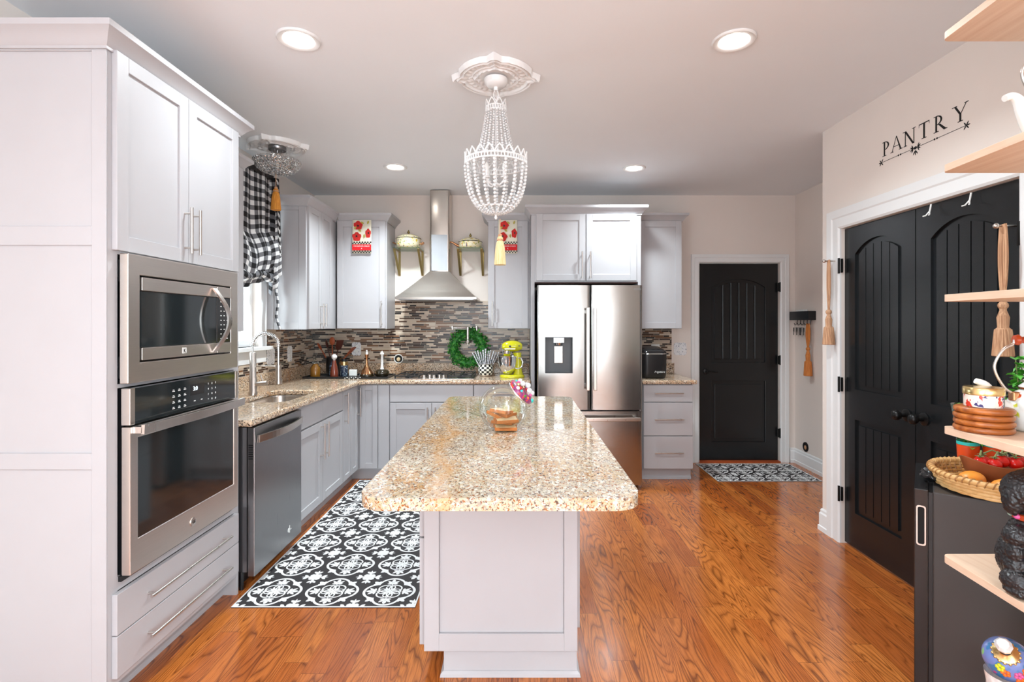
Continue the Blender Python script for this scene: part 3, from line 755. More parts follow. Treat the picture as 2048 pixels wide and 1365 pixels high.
db = base('light grey three-drawer base cabinet between refrigerator and black door', 'drawer_cabinet', (1.14, 4.65, 0))
backbase(db, 1.132, 1.585, [(1.137, 1.582, .716, .868, True), (1.137, 1.582, .411, .709, True), (1.137, 1.582, .111, .404, True)], [], [])

# dishwasher
dw = thing('dishwasher', 'dark stainless dishwasher with bowed bar handle, left of the sink cabinet', 'dishwasher', (FX, 2.725, 0))
MB(mb_).box(2.722, 3.318, -.55, .018, .10, .870).build('body', M['darkss'], dw)
m = MB(mb_); m.box(2.725, 3.315, .020, .058, .075, .868); d = m.build('door', M['darkss'], dw, bevel=.004, label='dark mirror-like stainless front')
m = MB(mb_)
R = []
for k in range(17):
    t = k/16; u = 2.745+t*.55; s_ = math.sin(PI*t)
    R.append([(u, .062+.035*s_, .785-.0*s_), (u, .074+.035*s_, .785), (u, .076+.035*s_, .825), (u, .064+.035*s_, .825)])
m.loft(R); m.build('handle', M['ss'], d, bevel=.001)
m = MB(mY(2.725))
for k in range(7): m.box(FX+.026, FX+.05, .0002, .001, .70+k*.012, .706+k*.012)
m.build('vent_slots', M['black'], d)
m = MB(mb_)
m.lathe([(.013, 0), (.013, .001), (.001, .001)], (3.13, .058, .16), 24, Matrix.Rotation(-PI/2, 4, 'X')); m.box(3.125, 3.165, .058, .0595, .155, .16); m.box(3.14, 3.146, .058, .0595, .14, .185)
m.build('round_mark', M['white'], d)
MB(mb_).box(2.76, 3.28, -.06, -.05, 0, .10).build('toe_kick', M['black'], dw)
m = MB(mb_); m.cyl((2.74, -.02, 0), (2.74, -.02, .10), .012); m.build('leg', M['black'], dw)

# countertops
CT, CZ = .914, .876
def counter_mb():
    m = MB(Matrix(((1, 0, 0, 0), (0, 0, 1, 0), (0, 1, 0, 0), (0, 0, 0, 1))))  # (u,w,z)->(x=u,y=z,z=w)
    return m
m = counter_mb()
outer = [(LW+.002, 2.703), (-1.405, 2.703), (-1.405, 4.50), (-1.395, 4.56), (-1.365, 4.595), (-1.31, 4.61), (.116, 4.61), (.116, BWY-.002), (LW+.002, BWY-.002)]
def rrect(x0, x1, y0, y1, r, n=5):
    pts = []
    for cx, cy, a0 in ((x1-r, y1-r, 0), (x0+r, y1-r, 90), (x0+r, y0+r, 180), (x1-r, y0+r, 270)):
        for k in range(n+1):
            a = math.radians(a0+90*k/n); pts.append((cx+r*math.cos(a), cy+r*math.sin(a)))
    return pts
SK = (-1.87, -1.515, 3.32, 3.93)
m.prism(outer, CZ, CT, [rrect(SK[0], SK[1], SK[2], SK[3], .09)])
ctop = thing('countertop', 'L-shaped speckled granite countertop along the left and far walls', 'countertop', (-1.4, 2.7, CZ))
m.build('worktop', M['granite'], ctop, bevel=.012, seg=3)
m = MB(); m.box(LW+.002, LW+.022, 2.705, BWY-.003, CT+.0005, 1.02); m.box(LW+.022, .116, BWY-.022, BWY-.003, CT+.0005, 1.02)
m.build('upstand', M['granite'], ctop, bevel=.002)
ct2 = thing('countertop', 'short speckled granite countertop holding the black ice maker', 'countertop', (1.13, 4.6, CZ))
MB().box(1.116, 1.618, 4.61, BWY-.002, CZ, CT).build('worktop', M['granite'], ct2, bevel=.012, seg=3)
MB().box(1.116, 1.60, BWY-.022, BWY-.003, CT+.0005, 1.02).build('upstand', M['granite'], ct2, bevel=.002)

# sink
sk = thing('sink', 'undermount stainless kitchen sink set into the granite by the window', 'sink', (-1.69, 3.62, .70))
R = []
for z, ins in ((CZ-.001, -.012), (CZ-.002, -.004), (.86, .0), (.74, .004), (.705, .03), (.70, .08)):
    R.append([(x, y, z) for x, y in rrect(SK[0]+ins, SK[1]-ins, SK[2]+ins, SK[3]-ins, max(.02, .09-ins*.5))])
m = MB(); m.loft(R, cap=False); m._f([m.b.verts.new(p) for p in R[-1]])
o = m.build('basin', M['ss'], sk, smooth=40)
m = MB(); m.lathe([(.045, 0), (.04, .004), (.02, .002), (.001, .002)], (-1.69, 3.62, .70), 24); m.build('drain', M['chrome'], sk, smooth=True)

# faucet
fx, fy = -1.895, 3.66
ft = thing('faucet', 'tall brushed nickel spring faucet with pull-down sprayer beside the sink', 'faucet', (fx, fy, CT))
m = MB(); m.lathe([(.03, 0), (.03, .02), (.026, .025), (.026, .12), (.022, .125), (.022, .30), (.018, .305)], (fx, fy, CT), 20); m.build('column', M['nickel'], ft, smooth=True)
m = MB(); m.cyl((fx, fy, CT+.075), (fx+.10, fy, CT+.085), .016, n=14); m.cyl((fx+.075, fy, CT+.09), (fx+.055, fy, CT+.145), .004, n=8); m.build('lever', M['nickel'], ft, smooth=True)
def hose(t):
    a = PI*t; r = .0915
    return Vector((fx+r-r*math.cos(a), fy, CT+.345+r*1.05*math.sin(a)))
path = [Vector((fx, fy, CT+.30))]+[hose(k/24) for k in range(25)]
end = path[-1]
m = MB(); m.tube(path, .007, 8); m.tube([end, end-Vector((0, 0, .15))], .0085, 8); m.build('hose', M['chrome'], ft, smooth=True)
pts = []
for k in range(25*9+1):
    t = k/(25*9); i_ = min(int(t*24), 23); f_ = t*24-i_; p = path[i_+1].lerp(path[min(i_+2, 25)], f_) if i_+2 <= 25 else path[-1]
    a = PI*t; nrm = Vector((-math.cos(a), 0, math.sin(a))); an = 2*PI*k/9
    pts.append(p+nrm*(.0145*math.cos(an))+Vector((0, .0145*math.sin(an), 0)))
m = MB(); m.tube(pts, .0022, 5); m.build('spring', M['chrome'], ft, smooth=True)
e2 = end-Vector((0, 0, .14))
m = MB(); m.cyl(e2, e2-Vector((0, 0, .10)), .019, .021); m.cyl(e2-Vector((0, 0, .10)), e2-Vector((0, 0, .125)), .026, .026); m.build('spray_head', M['nickel'], ft, smooth=True)
m = MB(); m.tube([(fx, fy, e2.z-.0), (e2.x, fy, e2.z-.0)], .004, 6); m.lathe([(.024, -.008), (.024, .008)], (e2.x, fy, e2.z), 16); m.build('docking_arm', M['nickel'], ft, smooth=True)

# ------------------------------------------------------------------ refrigerator
RX0, RX1, RY, = .166, 1.062, 4.36
rf = thing('refrigerator', 'large stainless french-door refrigerator with water dispenser behind the island', 'refrigerator', (.6, 5.2, .03))
MB().box(RX0+.01, RX1-.01, RY+.075, 5.18, .04, 1.745).build('body', M['black'], rf)
def bowed(name, x0, x1, z0, z1, hole=None, amt=.009, par=rf, mat='ssv'):
    m = MB(); n = 16
    def yy(x):
        t = (x-x0)/(x1-x0); e = .014
        d = amt*math.sin(PI*t)
        ed = min(x-x0, x1-x); 
        if ed < e: d -= .010*(1-math.sqrt(max(0, 1-((e-ed)/e)**2)))
        return RY+.012-d
    xs = sorted(set([x0, x0+.003, x0+.007, x0+.014, x1-.014, x1-.007, x1-.003, x1]+[x0+(x1-x0)*k/n for k in range(1, n)]+([hole[0], hole[1]] if hole else [])))
    zs = sorted(set([z0, z1]+([hole[2], hole[3]] if hole else [])))
    V = {}
    for x in xs:
        for z in zs: V[x, z] = m.b.verts.new((x, yy(x), z))
    for a, b in zip(xs, xs[1:]):
        for c, d in zip(zs, zs[1:]):
            if hole and a >= hole[0]-1e-6 and b <= hole[1]+1e-6 and c >= hole[2]-1e-6 and d <= hole[3]+1e-6: continue
            m._f((V[a, c], V[b, c], V[b, d], V[a, d]))
    # edges back to a flat rear
    for z, rev in ((z0, 0), (z1, 1)):
        for a, b in zip(xs, xs[1:]): m._f((V[a, z], V[b, z], m.b.verts.new((b, RY+.07, z)), m.b.verts.new((a, RY+.07, z))))
    for x in (x0, x1):
        for c, d in zip(zs, zs[1:]): m._f((V[x, c], V[x, d], m.b.verts.new((x, RY+.07, d)), m.b.verts.new((x, RY+.07, c))))
    m._f([m.b.verts.new(p) for p in ((x0, RY+.07, z0), (x1, RY+.07, z0), (x1, RY+.07, z1), (x0, RY+.07, z1))]) if not hole else None
    return m.build(name, M[mat], par, smooth=35)
H = (.235, .462, 1.005, 1.305)
ld = bowed('left_door', RX0, .616, .688, 1.752, H)
rd = bowed('right_door', .624, RX1, .688, 1.752)
fz = bowed('freezer_drawer', RX0, RX1, .045, .675)
m = MB(mY(RY)); a, b, c, d = H
m.box(a-.004, a, -.06, .004, c-.004, d+.004); m.box(b, b+.004, -.06, .004, c-.004, d+.004); m.box(a, b, -.06, .004, d, d+.004); m.box(a, b, -.06, .004, c-.004, c)
m.box(a, b, -.064, -.056, c, d); dp = m.build('dispenser_recess', paint('dispenser_grey', rgb(84, 86, 90), .4, .04), ld, label='dark grey water dispenser recess')
m = MB(mY(RY)); m.box(.305, .392, -.055, -.005, 1.262, 1.302); m.cyl((.348, -.03, 1.262), (.348, -.03, 1.24), .035, .03); m.build('dispenser_nozzle', M['chrome'], dp, smooth=30)
m = MB(mY(RY)); m.box(.311, .385, -.055, -.040, 1.085, 1.232); m.build('dispenser_paddle', M['nickel'], dp, bevel=.003)
def fhandle(par, x):
    m = MB(mY(RY)); m.loft([[(x-.014, .045, z), (x+.014, .045, z), (x+.014, .062, z), (x-.014, .062, z)] for z in (.86, 1.56)])
    m.box(x-.010, x+.010, 0, .046, .88, .91); m.box(x-.010, x+.010, 0, .046, 1.51, 1.54); m.build('handle', M['nickel'], par, bevel=.004)
fhandle(ld, .590); fhandle(rd, .650)
m = MB(mY(RY)); R = []
for k in range(17):
    t = k/16; x = .20+t*.83; wv = .05+.012*math.sin(PI*t); R.append([(x, wv, .605), (x, wv+.018, .605), (x, wv+.018, .635), (x, wv, .635)])
m.loft(R); m.box(.21, .235, 0, .052, .61, .63); m.box(.99, 1.015, 0, .052, .61, .63); m.build('handle', M['nickel'], fz, bevel=.004)
m = MB(); m.text('SAMSUNG', .022, Matrix(((1, 0, 0, 1.00), (0, 0, -1, RY+.008), (0, 1, 0, 1.712), (0, 0, 0, 1)))); m.build('logo', M['darkss'], rd)
m = MB()
for x in (.23, 1.0): m.cyl((x, 4.46, 0), (x, 4.46, .045), .02)
m.build('foot', M['black'], rf)

# ------------------------------------------------------------------ range hood
hx0, hx1, hy = -1.15, -.39, 4.775
hd = thing('range_hood', 'stainless steel pyramid range hood with tall chimney over the cooktop', 'range hood', (-.77, BWY, 1.65))
cx0, cx1, cy = -.868, -.672, 5.02
m = MB(); zc = [(1.653, 0), (1.672, 0)]
R = [[(hx0, BWY-.012, z), (hx0, hy, z), (hx1, hy, z), (hx1, BWY-.012, z)] for z in (1.653, 1.672)]
for k in range(1, 9):
    t = k/8; e = 1-(1-t)**1.0; z = 1.672+(1.935-1.672)*(t**1.08)
    R.append([(hx0+(cx0-hx0)*e, BWY-.012, z), (hx0+(cx0-hx0)*e, hy+(cy-hy)*e, z), (hx1+(cx1-hx1)*e, hy+(cy-hy)*e, z), (hx1+(cx1-hx1)*e, BWY-.012, z)])
m.loft(R); m.build('canopy', M['ss'], hd, smooth=20)
m = MB(); m.box(hx0+.03, hx1-.03, hy+.03, BWY-.03, 1.645, 1.6528); m.build('filter', M['darkss'], hd)
def rcol(x0, x1, y0, z0, z1, r=.018):
    pts = [(x0, BWY-.012)]+[(x0+r-r*math.cos(a), y0+r-r*math.sin(a)) for a in (0, .5, 1.05, PI/2)]+[(x1-r+r*math.sin(a), y0+r-r*math.cos(a)) for a in (0, .5, 1.05, PI/2)]+[(x1, BWY-.012)]
    return [[(x, y, z) for x, y in pts] for z in (z0, z1)]
MB().loft(rcol(cx0, cx1, cy, 1.9355, 2.30)).build('lower_chimney', M['ss'], hd, smooth=50)
MB().loft(rcol(cx0+.003, cx1-.003, cy+.003, 2.3005, 2.735)).build('upper_chimney', M['ss'], hd, smooth=50)
MB(mY(cy)).box(cx0+.02, cx1-.02, .0003, .0012, 1.945, 2.297).build('protective_film', paint('pale_blue_film', rgb(176, 180, 186), .35, .05), hd, label='pale blue film on lower chimney')
# cooktop
ck = thing('cooktop', 'stainless gas cooktop with black grates on the far counter', 'cooktop', (-.77, 4.9, CT))
m = MB(); m.box(-1.15, -.40, 4.64, 5.13, CT+.0005, CT+.010); m.build('tray', M['ss'], ck, bevel=.003)
for gx0, gx1 in ((-1.13, -.90), (-.885, -.655), (-.64, -.42)):
    m = MB(); y0 = 4.68 if gx0 != -.885 else 4.80
    y1 = 5.11; zt = CT+.036
    for x in (gx0, gx1-.012): m.box(x, x+.012, y0, y1, zt-.01, zt)
    for y in (y0, (y0+y1)/2-.006, y1-.012): m.box(gx0, gx1, y, y+.012, zt-.011, zt-.001)
    m.box((gx0+gx1)/2-.006, (gx0+gx1)/2+.006, y0, y1, zt-.012, zt+.0)
    for x in (gx0, gx1-.012):
        for y in (y0, y1-.012): m.box(x, x+.012, y, y+.012, CT+.010, zt-.01)
    for y in ((y0*.75+y1*.25), (y0*.25+y1*.75)): m.cyl(((gx0+gx1)/2, y, CT+.010), ((gx0+gx1)/2, y, CT+.022), .04, .035)
    m.build('grate', M['black'], ck, bevel=.002)
for k, (x, y) in enumerate(((-.86, 4.69), (-.815, 4.73), (-.77, 4.69), (-.725, 4.73), (-.68, 4.69))):
    m = MB(); m.lathe([(.02, 0), (.02, .006), (.015, .008), (.014, .028), (.011, .03), (.001, .03)], (x, y, CT+.010), 16); m.build('knob', M['nickel'], ck, smooth=True)

# ------------------------------------------------------------------ island
IX0, IX1, IY0, IY1 = -.378, .240, 2.065, 3.45
isl = thing('island_cabinet', 'light grey kitchen island base with framed end panel and doors both sides', 'kitchen island', (-.07, 2.06, 0))
MB().box(IX0, IX1, IY0, IY1, .11, .876).build('body', M['cab'], isl)
m = MB(); m.box(-.30, IX1-.002, IY0+.006, IY1-.01, 0, .1095); tk = m.build('toe_kick', M['cab'], isl)
m = MB(); m.sweep([(-.30, IY1-.02), (-.30, IY0+.006), (IX1-.002, IY0+.006), (IX1-.002, IY1-.02)], [(0, 0), (.014, 0), (.012, .012), (.003, .02), (0, .02)]); m.build('shoe_moulding', M['cab'], tk)
mi_ = mY(IY0); m = MB(mi_); f1 = .062
m.box(IX0+.002, IX0+f1, 0, .018, .112, .876); m.box(IX1-f1*.9, IX1-.002, 0, .018, .112, .876); m.box(IX0+f1, IX1-f1*.9, 0, .018, .112, .182); m.box(IX0+f1, IX1-f1*.9, 0, .018, .82, .876)
m.box(IX0+f1, IX1-f1*.9, 0, .007, .182, .82)
m.build('end_panel', M['cab'], isl, bevel=.0014, seg=1)
mi_ = mXn(IX0)
for a, b in ((2.075, 2.53), (2.535, 2.99), (2.995, 3.44)):
    d = slab(mi_, a, b, .56, .868, .001, isl); bar(mi_, (a+b)/2, .70, .021, d, .0001+.14, vert=False, so=.02) if a > 2.5 else None
    d = slab(mi_, a, b, .122, .553, .001, isl, 'drawer'); 
mi_ = mX(IX1)
for a, b in ((2.16, 2.58), (2.585, 3.005), (3.01, 3.44)): shaker(mi_, a, b, .14, .87, .001, isl)
# island slab
it = thing('island_countertop', 'thick polished granite island top with rounded corners in the foreground', 'countertop', (-.055, 1.49, CZ))
m = counter_mb()
def rpoly(x0, x1, y0, y1, rn, rfar, n=8):
    pts = []
    for cx, cy, r, a0 in ((x1, y1, rfar, 0), (x0, y1, rfar, 90), (x0, y0, rn, 180), (x1, y0, rn, 270)):
        ox = cx-r if a0 in (0, 270) else cx+r; oy = cy-r if a0 in (0, 90) else cy+r
        for k in range(n+1):
            a = math.radians(a0+90*k/n); pts.append((ox+r*math.cos(a), oy+r*math.sin(a)))
    return pts
m.prism(rpoly(-.478, .368, 1.492, 3.585, .085, .05), CZ, CT)
m.build('slab', M['granite_i'], it, bevel=.014, seg=4, smooth=60)

# ------------------------------------------------------------------ rugs
def leaf(c, ang, L, W, n=6):
    pts = []
    for k in range(n+1):
        t = k/n; pts.append((t*L, W*math.sin(PI*t)**.8))
    for k in range(n-1, 0, -1):
        t = k/n; pts.append((t*L, -W*math.sin(PI*t)**.8))
    ca, sa = math.cos(ang), math.sin(ang)
    return [(c[0]+x*ca-y*sa, c[1]+x*sa+y*ca) for x, y in pts]
def ring(c, r, t, n=24, a0=0, a1=2*PI):
    q = []
    for k in range(n):
        a = a0+(a1-a0)*k/n; b = a0+(a1-a0)*(k+1)/n
        q.append([(c[0]+r*math.cos(a), c[1]+r*math.sin(a)), (c[0]+r*math.cos(b), c[1]+r*math.sin(b)), (c[0]+(r-t)*math.cos(b), c[1]+(r-t)*math.sin(b)), (c[0]+(r-t)*math.cos(a), c[1]+(r-t)*math.sin(a))])
    return q
def motif():
    P = []; A, Rr = .215, .245
    def rad(th, A=A, Rr=Rr):
        q = round(th/(PI/2))*(PI/2); d = th-q
        return A*math.cos(d)+math.sqrt(max(0, Rr*Rr-(A*math.sin(d))**2))
    n = 64
    for k in range(n):
        a, b = 2*PI*k/n, 2*PI*(k+1)/n; ra, rb = rad(a), rad(b); t = .046
        P.append([(ra*math.cos(a), ra*math.sin(a)), (rb*math.cos(b), rb*math.sin(b)), ((rb-t)*math.cos(b), (rb-t)*math.sin(b)), ((ra-t)*math.cos(a), (ra-t)*math.sin(a))])
    for q in range(4):
        t = q*PI/2
        P += ring((.125*math.cos(t+PI/4), .125*math.sin(t+PI/4)), .125, .028, 20)
        P += ring((.12*math.cos(t), .12*math.sin(t)), .09, .02, 16)
        c = (.29*math.cos(t), .29*math.sin(t)); c0 = (.21*math.cos(t), .21*math.sin(t))
        P.append(leaf(c, t, .12, .034)); P.append(leaf(c0, t, .09, .018))
        for s_ in (-1, 1):
            P.append(leaf((.25*math.cos(t), .25*math.sin(t)), t+s_*.75, .15, .028))
            P.append(leaf((.25*math.cos(t), .25*math.sin(t)), t+s_*1.5, .10, .024))
            P.append(leaf((.345*math.cos(t+PI/4), .345*math.sin(t+PI/4)), t+PI/4+s_*1.0, .10, .030))
            P.append(leaf((.0, .0), t+PI/4+s_*.25, .16, .010))
        P.append(leaf((.34*math.cos(t+PI/4), .34*math.sin(t+PI/4)), t+PI/4, .13, .038))
    P += ring((0, 0), .035, .014, 12)
    # corner cross, one quarter from each corner of the tile
    for sx in (-1, 1):
        for sy in (-1, 1):
            o = (.5*sx, .5*sy)
            for ax in ((-sx, 0), (0, -sy)):
                an = math.atan2(ax[1], ax[0])
                P.append(leaf(o, an, .25, .024)); e = (o[0]+ax[0]*.13, o[1]+ax[1]*.13)
                for s_ in (-1, 1): P.append(leaf(e, an+s_*.8, .11, .030)); P.append(leaf((o[0]+ax[0]*.04, o[1]+ax[1]*.04), an+s_*.9, .10, .028))
            P.append(leaf(o, math.atan2(-sy, -sx), .13, .02))
    return P
MOT = motif()
M['rugblack'] = paint('rug_charcoal', rgb(44, 40, 42), .7, .1); M['rugwhite'] = paint('rug_white', rgb(232, 232, 232), .7, .02)
def rug(name, label, x0, x1, y0, y1, tile, phx, phy, th=.004):
    m = MB(); m.mi = 0; m.box(x0, x1, y0, y1, .0005, th); m.mi = 1; z = th+.0004
    nx = int((x1-x0)/tile)+2; ny = int((y1-y0)/tile)+2
    for i in range(-1, nx):
        for j in range(-1, ny):
            cx, cy = x0+phx+(i)*tile, y0+phy+j*tile
            for qi, q in enumerate(MOT):
                z = th+.0004+qi*1.6e-6+((i % 2)*2+(j % 2))*1e-4+.0001
                pts = [(cx+u*tile, cy+v*tile) for u, v in q]
                xs = [p[0] for p in pts]; ys = [p[1] for p in pts]
                if max(xs) < x0 or min(xs) > x1 or max(ys) < y0 or min(ys) > y1: continue
                pts = [(min(max(a, x0+.001), x1-.001), min(max(b, y0+.001), y1-.001), z) for a, b in pts]
                u = []
                for p in pts:
                    if not u or (abs(p[0]-u[-1][0])+abs(p[1]-u[-1][1])) > 1e-6: u.append(p)
                if len(u) > 2: m.poly(u)
    for a, b, c, d in ((x0, x1, y0, y0+.007), (x0, x1, y1-.007, y1), (x0, x0+.007, y0+.007, y1-.007), (x1-.007, x1, y0+.007, y1-.007)):
        m.box(a, b, c, d, th, th+.0012)
    o = m.build(name, [M['rugblack'], M['rugwhite']], recalc=False)
    for p in o.data.polygons:
        if p.material_index == 1 and p.normal.z < 0: p.flip()
    return tag(o, label, 'rug')
rug('runner_rug', 'black and white tile-pattern runner beside the island', -1.436, -.515, 2.561, 4.64, .302, .150, .152)
rug('door_mat', 'small black and white patterned mat at the black door', 1.80, 2.74, 4.61, 5.19, .235, .12, .10)

# ------------------------------------------------------------------ ceiling lights
def can_light(x, y, label, power=19, group=None):
    t = thing('ceiling_light', label, 'light', (x, y, CH), group=group)
    m = MB(); m.lathe([(.066, -.002), (.072, -.008), (.092, -.010), (.098, -.004), (.098, -.001), (.066, -.001)], (x, y, CH), 40, cap=False); m.build('trim_ring', M['trim'], t, smooth=True)
    m = MB(); m.lathe([(.067, -.0018), (.001, -.0022)], (x, y, CH), 40); m.build('diffuser', M['lamp'], t)
    d = bpy.data.lights.new('can_lamp', 'AREA'); d.shape = 'DISK'; d.size = .13; d.energy = power; d.color = (.84, .955, 1.0); d.spread = math.radians(145 if y < 3 else 125)
    o = bpy.data.objects.new('lamp', d); C.objects.link(o); o.parent = t; o.location = (0, 0, -.014)
can_light(-1.015, 2.37, 'round recessed ceiling light above the tall oven cabinet, left of the chandelier', 7)
can_light(1.004, 2.38, 'round recessed ceiling light nearest the pantry doors, right of the chandelier', 12)
can_light(-1.03, 4.30, 'round recessed ceiling light in front of the range hood', 18)
can_light(.98, 4.33, 'round recessed ceiling light in front of the refrigerator', 10)
for x, y in ((-1.0, .3), (1.0, .3), (-1.0, -1.6), (1.0, -1.6)):  # extra unseen lamps, added to brighten the room
    can_light(x, y, 'added unseen recessed fill light behind the camera', 6, 'added fill lights behind the camera')

# ceiling medallions
def medallion(name, label, x, y, rot=0.0, R0=.20, parent=None):
    m = MB(); NA, NR = 160, 44; V = []
    for i in range(NR+1):
        row = []
        for k in range(NA):
            th = 2*PI*k/NA; q = (th % (PI/2)); d = min(q, PI/2-q)
            Rm = R0*(1+.17*max(0, 1-d/.21)**1.2+.012*math.cos(16*th)*(d < .4))
            t = i/NR; r = .03+(Rm-.03)*t; rr = r/R0
            h = .014
            for c_, wd, am in ((.40, .025, .010), (.54, .018, .008), (.84, .035, .014), (.945, .025, .016)): h += am*math.exp(-((t-c_)/wd)**2)
            if .56 < t < .80: h += .008*(.5+.5*math.cos(28*th))*math.sin(PI*(t-.56)/.24)
            if .3 < t < .44: h += .004*(.5+.5*math.cos(20*th))
            h += .012*max(0, 1-d/.22)*max(0, (t-.6)/.4)*(.6+.4*math.cos(30*d))
            if t > .985: h = .0
            row.append(m.b.verts.new((x+r*math.cos(th+rot), y+r*math.sin(th+rot), CH-.001-h)))
        V.append(row)
    for a, b in zip(V, V[1:]):
        for k in range(NA): m._f((a[k], a[(k+1) % NA], b[(k+1) % NA], b[k]))
    m._f(V[0])
    return tag(m.build(name, M['bulb'], smooth=60), label, 'ceiling medallion')
chx, chy = -.117, 2.714
medallion('ceiling_medallion', 'white carved plaster medallion above the beaded chandelier', chx, chy)
plx, ply = -1.775, 3.775
medallion('ceiling_medallion', 'white carved plaster medallion above the crystal bowl light by the window', plx, ply, .0)

# chandelier
ch = thing('chandelier', 'white beaded basket chandelier hanging over the granite island', 'chandelier', (chx, chy, CH))
m = MB(); m.lathe([(.062, -.025), (.06, -.045), (.045, -.062), (.012, -.066), (.001, -.066)], (chx, chy, CH), 32); m.cyl((chx, chy, CH-.065), (chx, chy, CH-.085), .012)
m.build('canopy', M['bulb'], ch, smooth=True)
m = MB(); m.tube([(chx+.012*math.cos(a), chy, CH-.105+.026*math.sin(a)) for a in [2*PI*k/16 for k in range(17)]], .0025, 6)
for s_ in (-1, 1): m.tube([(chx+s_*.006, chy, CH-.12), (chx+s_*.009, chy, CH-.17)], .002, 6)
m.cyl((chx, chy, CH-.13), (chx, chy, 2.17), .005, n=8); m.build('stem', M['bulb'], ch, smooth=True)
def crown_band(r, z0, h, npk, name):
    m = MB(); n = npk*8
    for zz in (z0, z0+h*.38):
        m.tube([(chx+r*math.cos(2*PI*k/48), chy+r*math.sin(2*PI*k/48), zz) for k in range(49)], .0045 if r > .1 else .003, 6)
    for k in range(npk):
        a0 = 2*PI*k/npk; da = 2*PI/npk
        pts = []
        for j in range(9):
            t = j/8; a = a0+da*t; pts.append((chx+r*math.cos(a), chy+r*math.sin(a), z0+h*.38+h*.62*(1-abs(2*t-1)**1.6)))
        m.tube(pts, .0038 if r > .1 else .0026, 5); a = a0+da/2
        m.ball((chx+r*math.cos(a), chy+r*math.sin(a), z0+h*1.02), .006 if r > .1 else .004, 1)
        for j in range(3):
            a = a0+da*j/3; m.cyl((chx+r*math.cos(a), chy+r*math.sin(a), z0), (chx+r*math.cos(a), chy+r*math.sin(a), z0+h*.38), .003, n=5)
    return m.build(name, M['bulb'], ch, smooth=True)
crown_band(.053, 2.548, .055, 8, 'top_crown')
crown_band(.163, 2.262, .060, 20, 'main_crown')
def strand(pts, rb, name, n_):
    m = MB(); L = [0]
    P = [Vector(p) for p in pts]
    for a, b in zip(P, P[1:]): L.append(L[-1]+(b-a).length)
    for k in range(n_):
        s_ = L[-1]*(k+.5)/n_; i_ = max(j for j in range(len(L)) if L[j] <= s_); i_ = min(i_, len(P)-2)
        p = P[i_].lerp(P[i_+1], (s_-L[i_])/max(1e-6, L[i_+1]-L[i_])); r = rb(k/n_)
        m.ball(p, r, 1, (1, 1, 1.0))
    m.tube(P, .0008, 4)
    return m.build(name, M['crystal'], ch, smooth=180)
for k in range(22):
    a = 2*PI*k/22; c_, s_ = math.cos(a), math.sin(a)
    pts = []
    for j in range(9):
        t = j/8; r = .052+(.155-.052)*(t**1.9)*.62+(.155-.052)*.38*t*t; r = .052+.040*t+.016*t**4
        pts.append((chx+r*c_, chy+r*s_, 2.548-.255*t))
    strand(pts, lambda t: .0056+.0030*t, 'upper_bead_strand', 18)
for k in range(18):
    a = 2*PI*(k+.5)/18; c_, s_ = math.cos(a), math.sin(a); pts = []
    for j in range(11):
        t = j/10; r = .163-.015*t-.058*t**3.5; pts.append((chx+r*c_, chy+r*s_, 2.258-.225*t))
    strand(pts, lambda t: .0100-.001*t, 'lower_bead_strand', 13)
for k in range(14):
    a = 2*PI*k/14; c_, s_ = math.cos(a), math.sin(a)
    pts = [(chx+r*c_, chy+r*s_, z) for r, z in ((.092, 2.034), (.07, 2.018), (.04, 2.008), (.012, 2.004))]
    strand(pts, lambda t: .007, 'basket_bead_strand', 6)
m = MB(); m.tube([(chx+.092*math.cos(2*PI*k/40), chy+.092*math.sin(2*PI*k/40), 2.036) for k in range(41)], .004, 6); m.build('bottom_ring', M['bulb'], ch, smooth=True)
m = MB(); m.lathe([(.001, 0), (.006, .004), (.009, .012), (.005, .022), (.010, .028), (.008, .04), (.001, .042)], (chx, chy, 1.975), 14); m.build('finial', M['bulb'], ch, smooth=True)
for k in range(4):
    a = PI/4+k*PI/2; m = MB(); p = lambda r, z: (chx+r*math.cos(a), chy+r*math.sin(a), z)
    m.tube([p(.0, 2.17), p(.03, 2.155), p(.055, 2.165), p(.065, 2.185)], .005, 8); m.lathe([(.018, 0), (.02, .005), (.012, .01)], p(.065, 2.185), 14); m.cyl(p(.065, 2.19), p(.065, 2.225), .009)
    ar = m.build('arm', M['bulb'], ch, smooth=True)
    m = MB(); m.lathe([(.008, 0), (.013, .012), (.010, .028), (.001, .045)], p(.065, 2.225), 12); m.build('candle_bulb', M['white'], ar, smooth=True)

def tassel(x, y, ztop, zhead, zbot, r, mat, label, group=None, cord=True, mat2='rope', cordmat=None, axis=None):
    t = thing('tassel', label, 'tassel', (x, y, zhead), group=group)
    m = MB(); h = zhead-zbot; n = 36; R = []
    prof = [(.35, 0), (.55, .06), (.50, .10), (.42, .13), (.62, .2), (.80, .4), (.92, .75), (1.0, .97), (.96, 1.0), (.5, .985)]
    for pr, pz in prof:
        R.append([(x+r*pr*(1+.06*(k % 2)*(pz > .13))*math.cos(2*PI*k/n), y+r*pr*(1+.06*(k % 2)*(pz > .13))*math.sin(2*PI*k/n), zhead-h*pz) for k in range(n)])
    m.loft(R); m.build('skirt', M[mat], t, smooth=30)
    m = MB(); m.lathe([(r*.56, -.004), (r*.60, 0), (r*.56, .004)], (x, y, zhead-h*.115), 20); m.ball((x, y, zhead+r*.18), r*.38, 2); m.build('head', M[mat2], t, smooth=True)
    if cord:
        m = MB(); m.tube([(x, y, zhead), (x, y, ztop)], .0022, 6); m.build('cord', M[cordmat or mat2], t, smooth=True)
    return t
tassel(chx+.022, chy, 1.978, 1.885, 1.735, .030, 'tassel_c', 'cream and gold thread tassel hanging below the beaded chandelier', 'hanging tassels', mat2='rope')
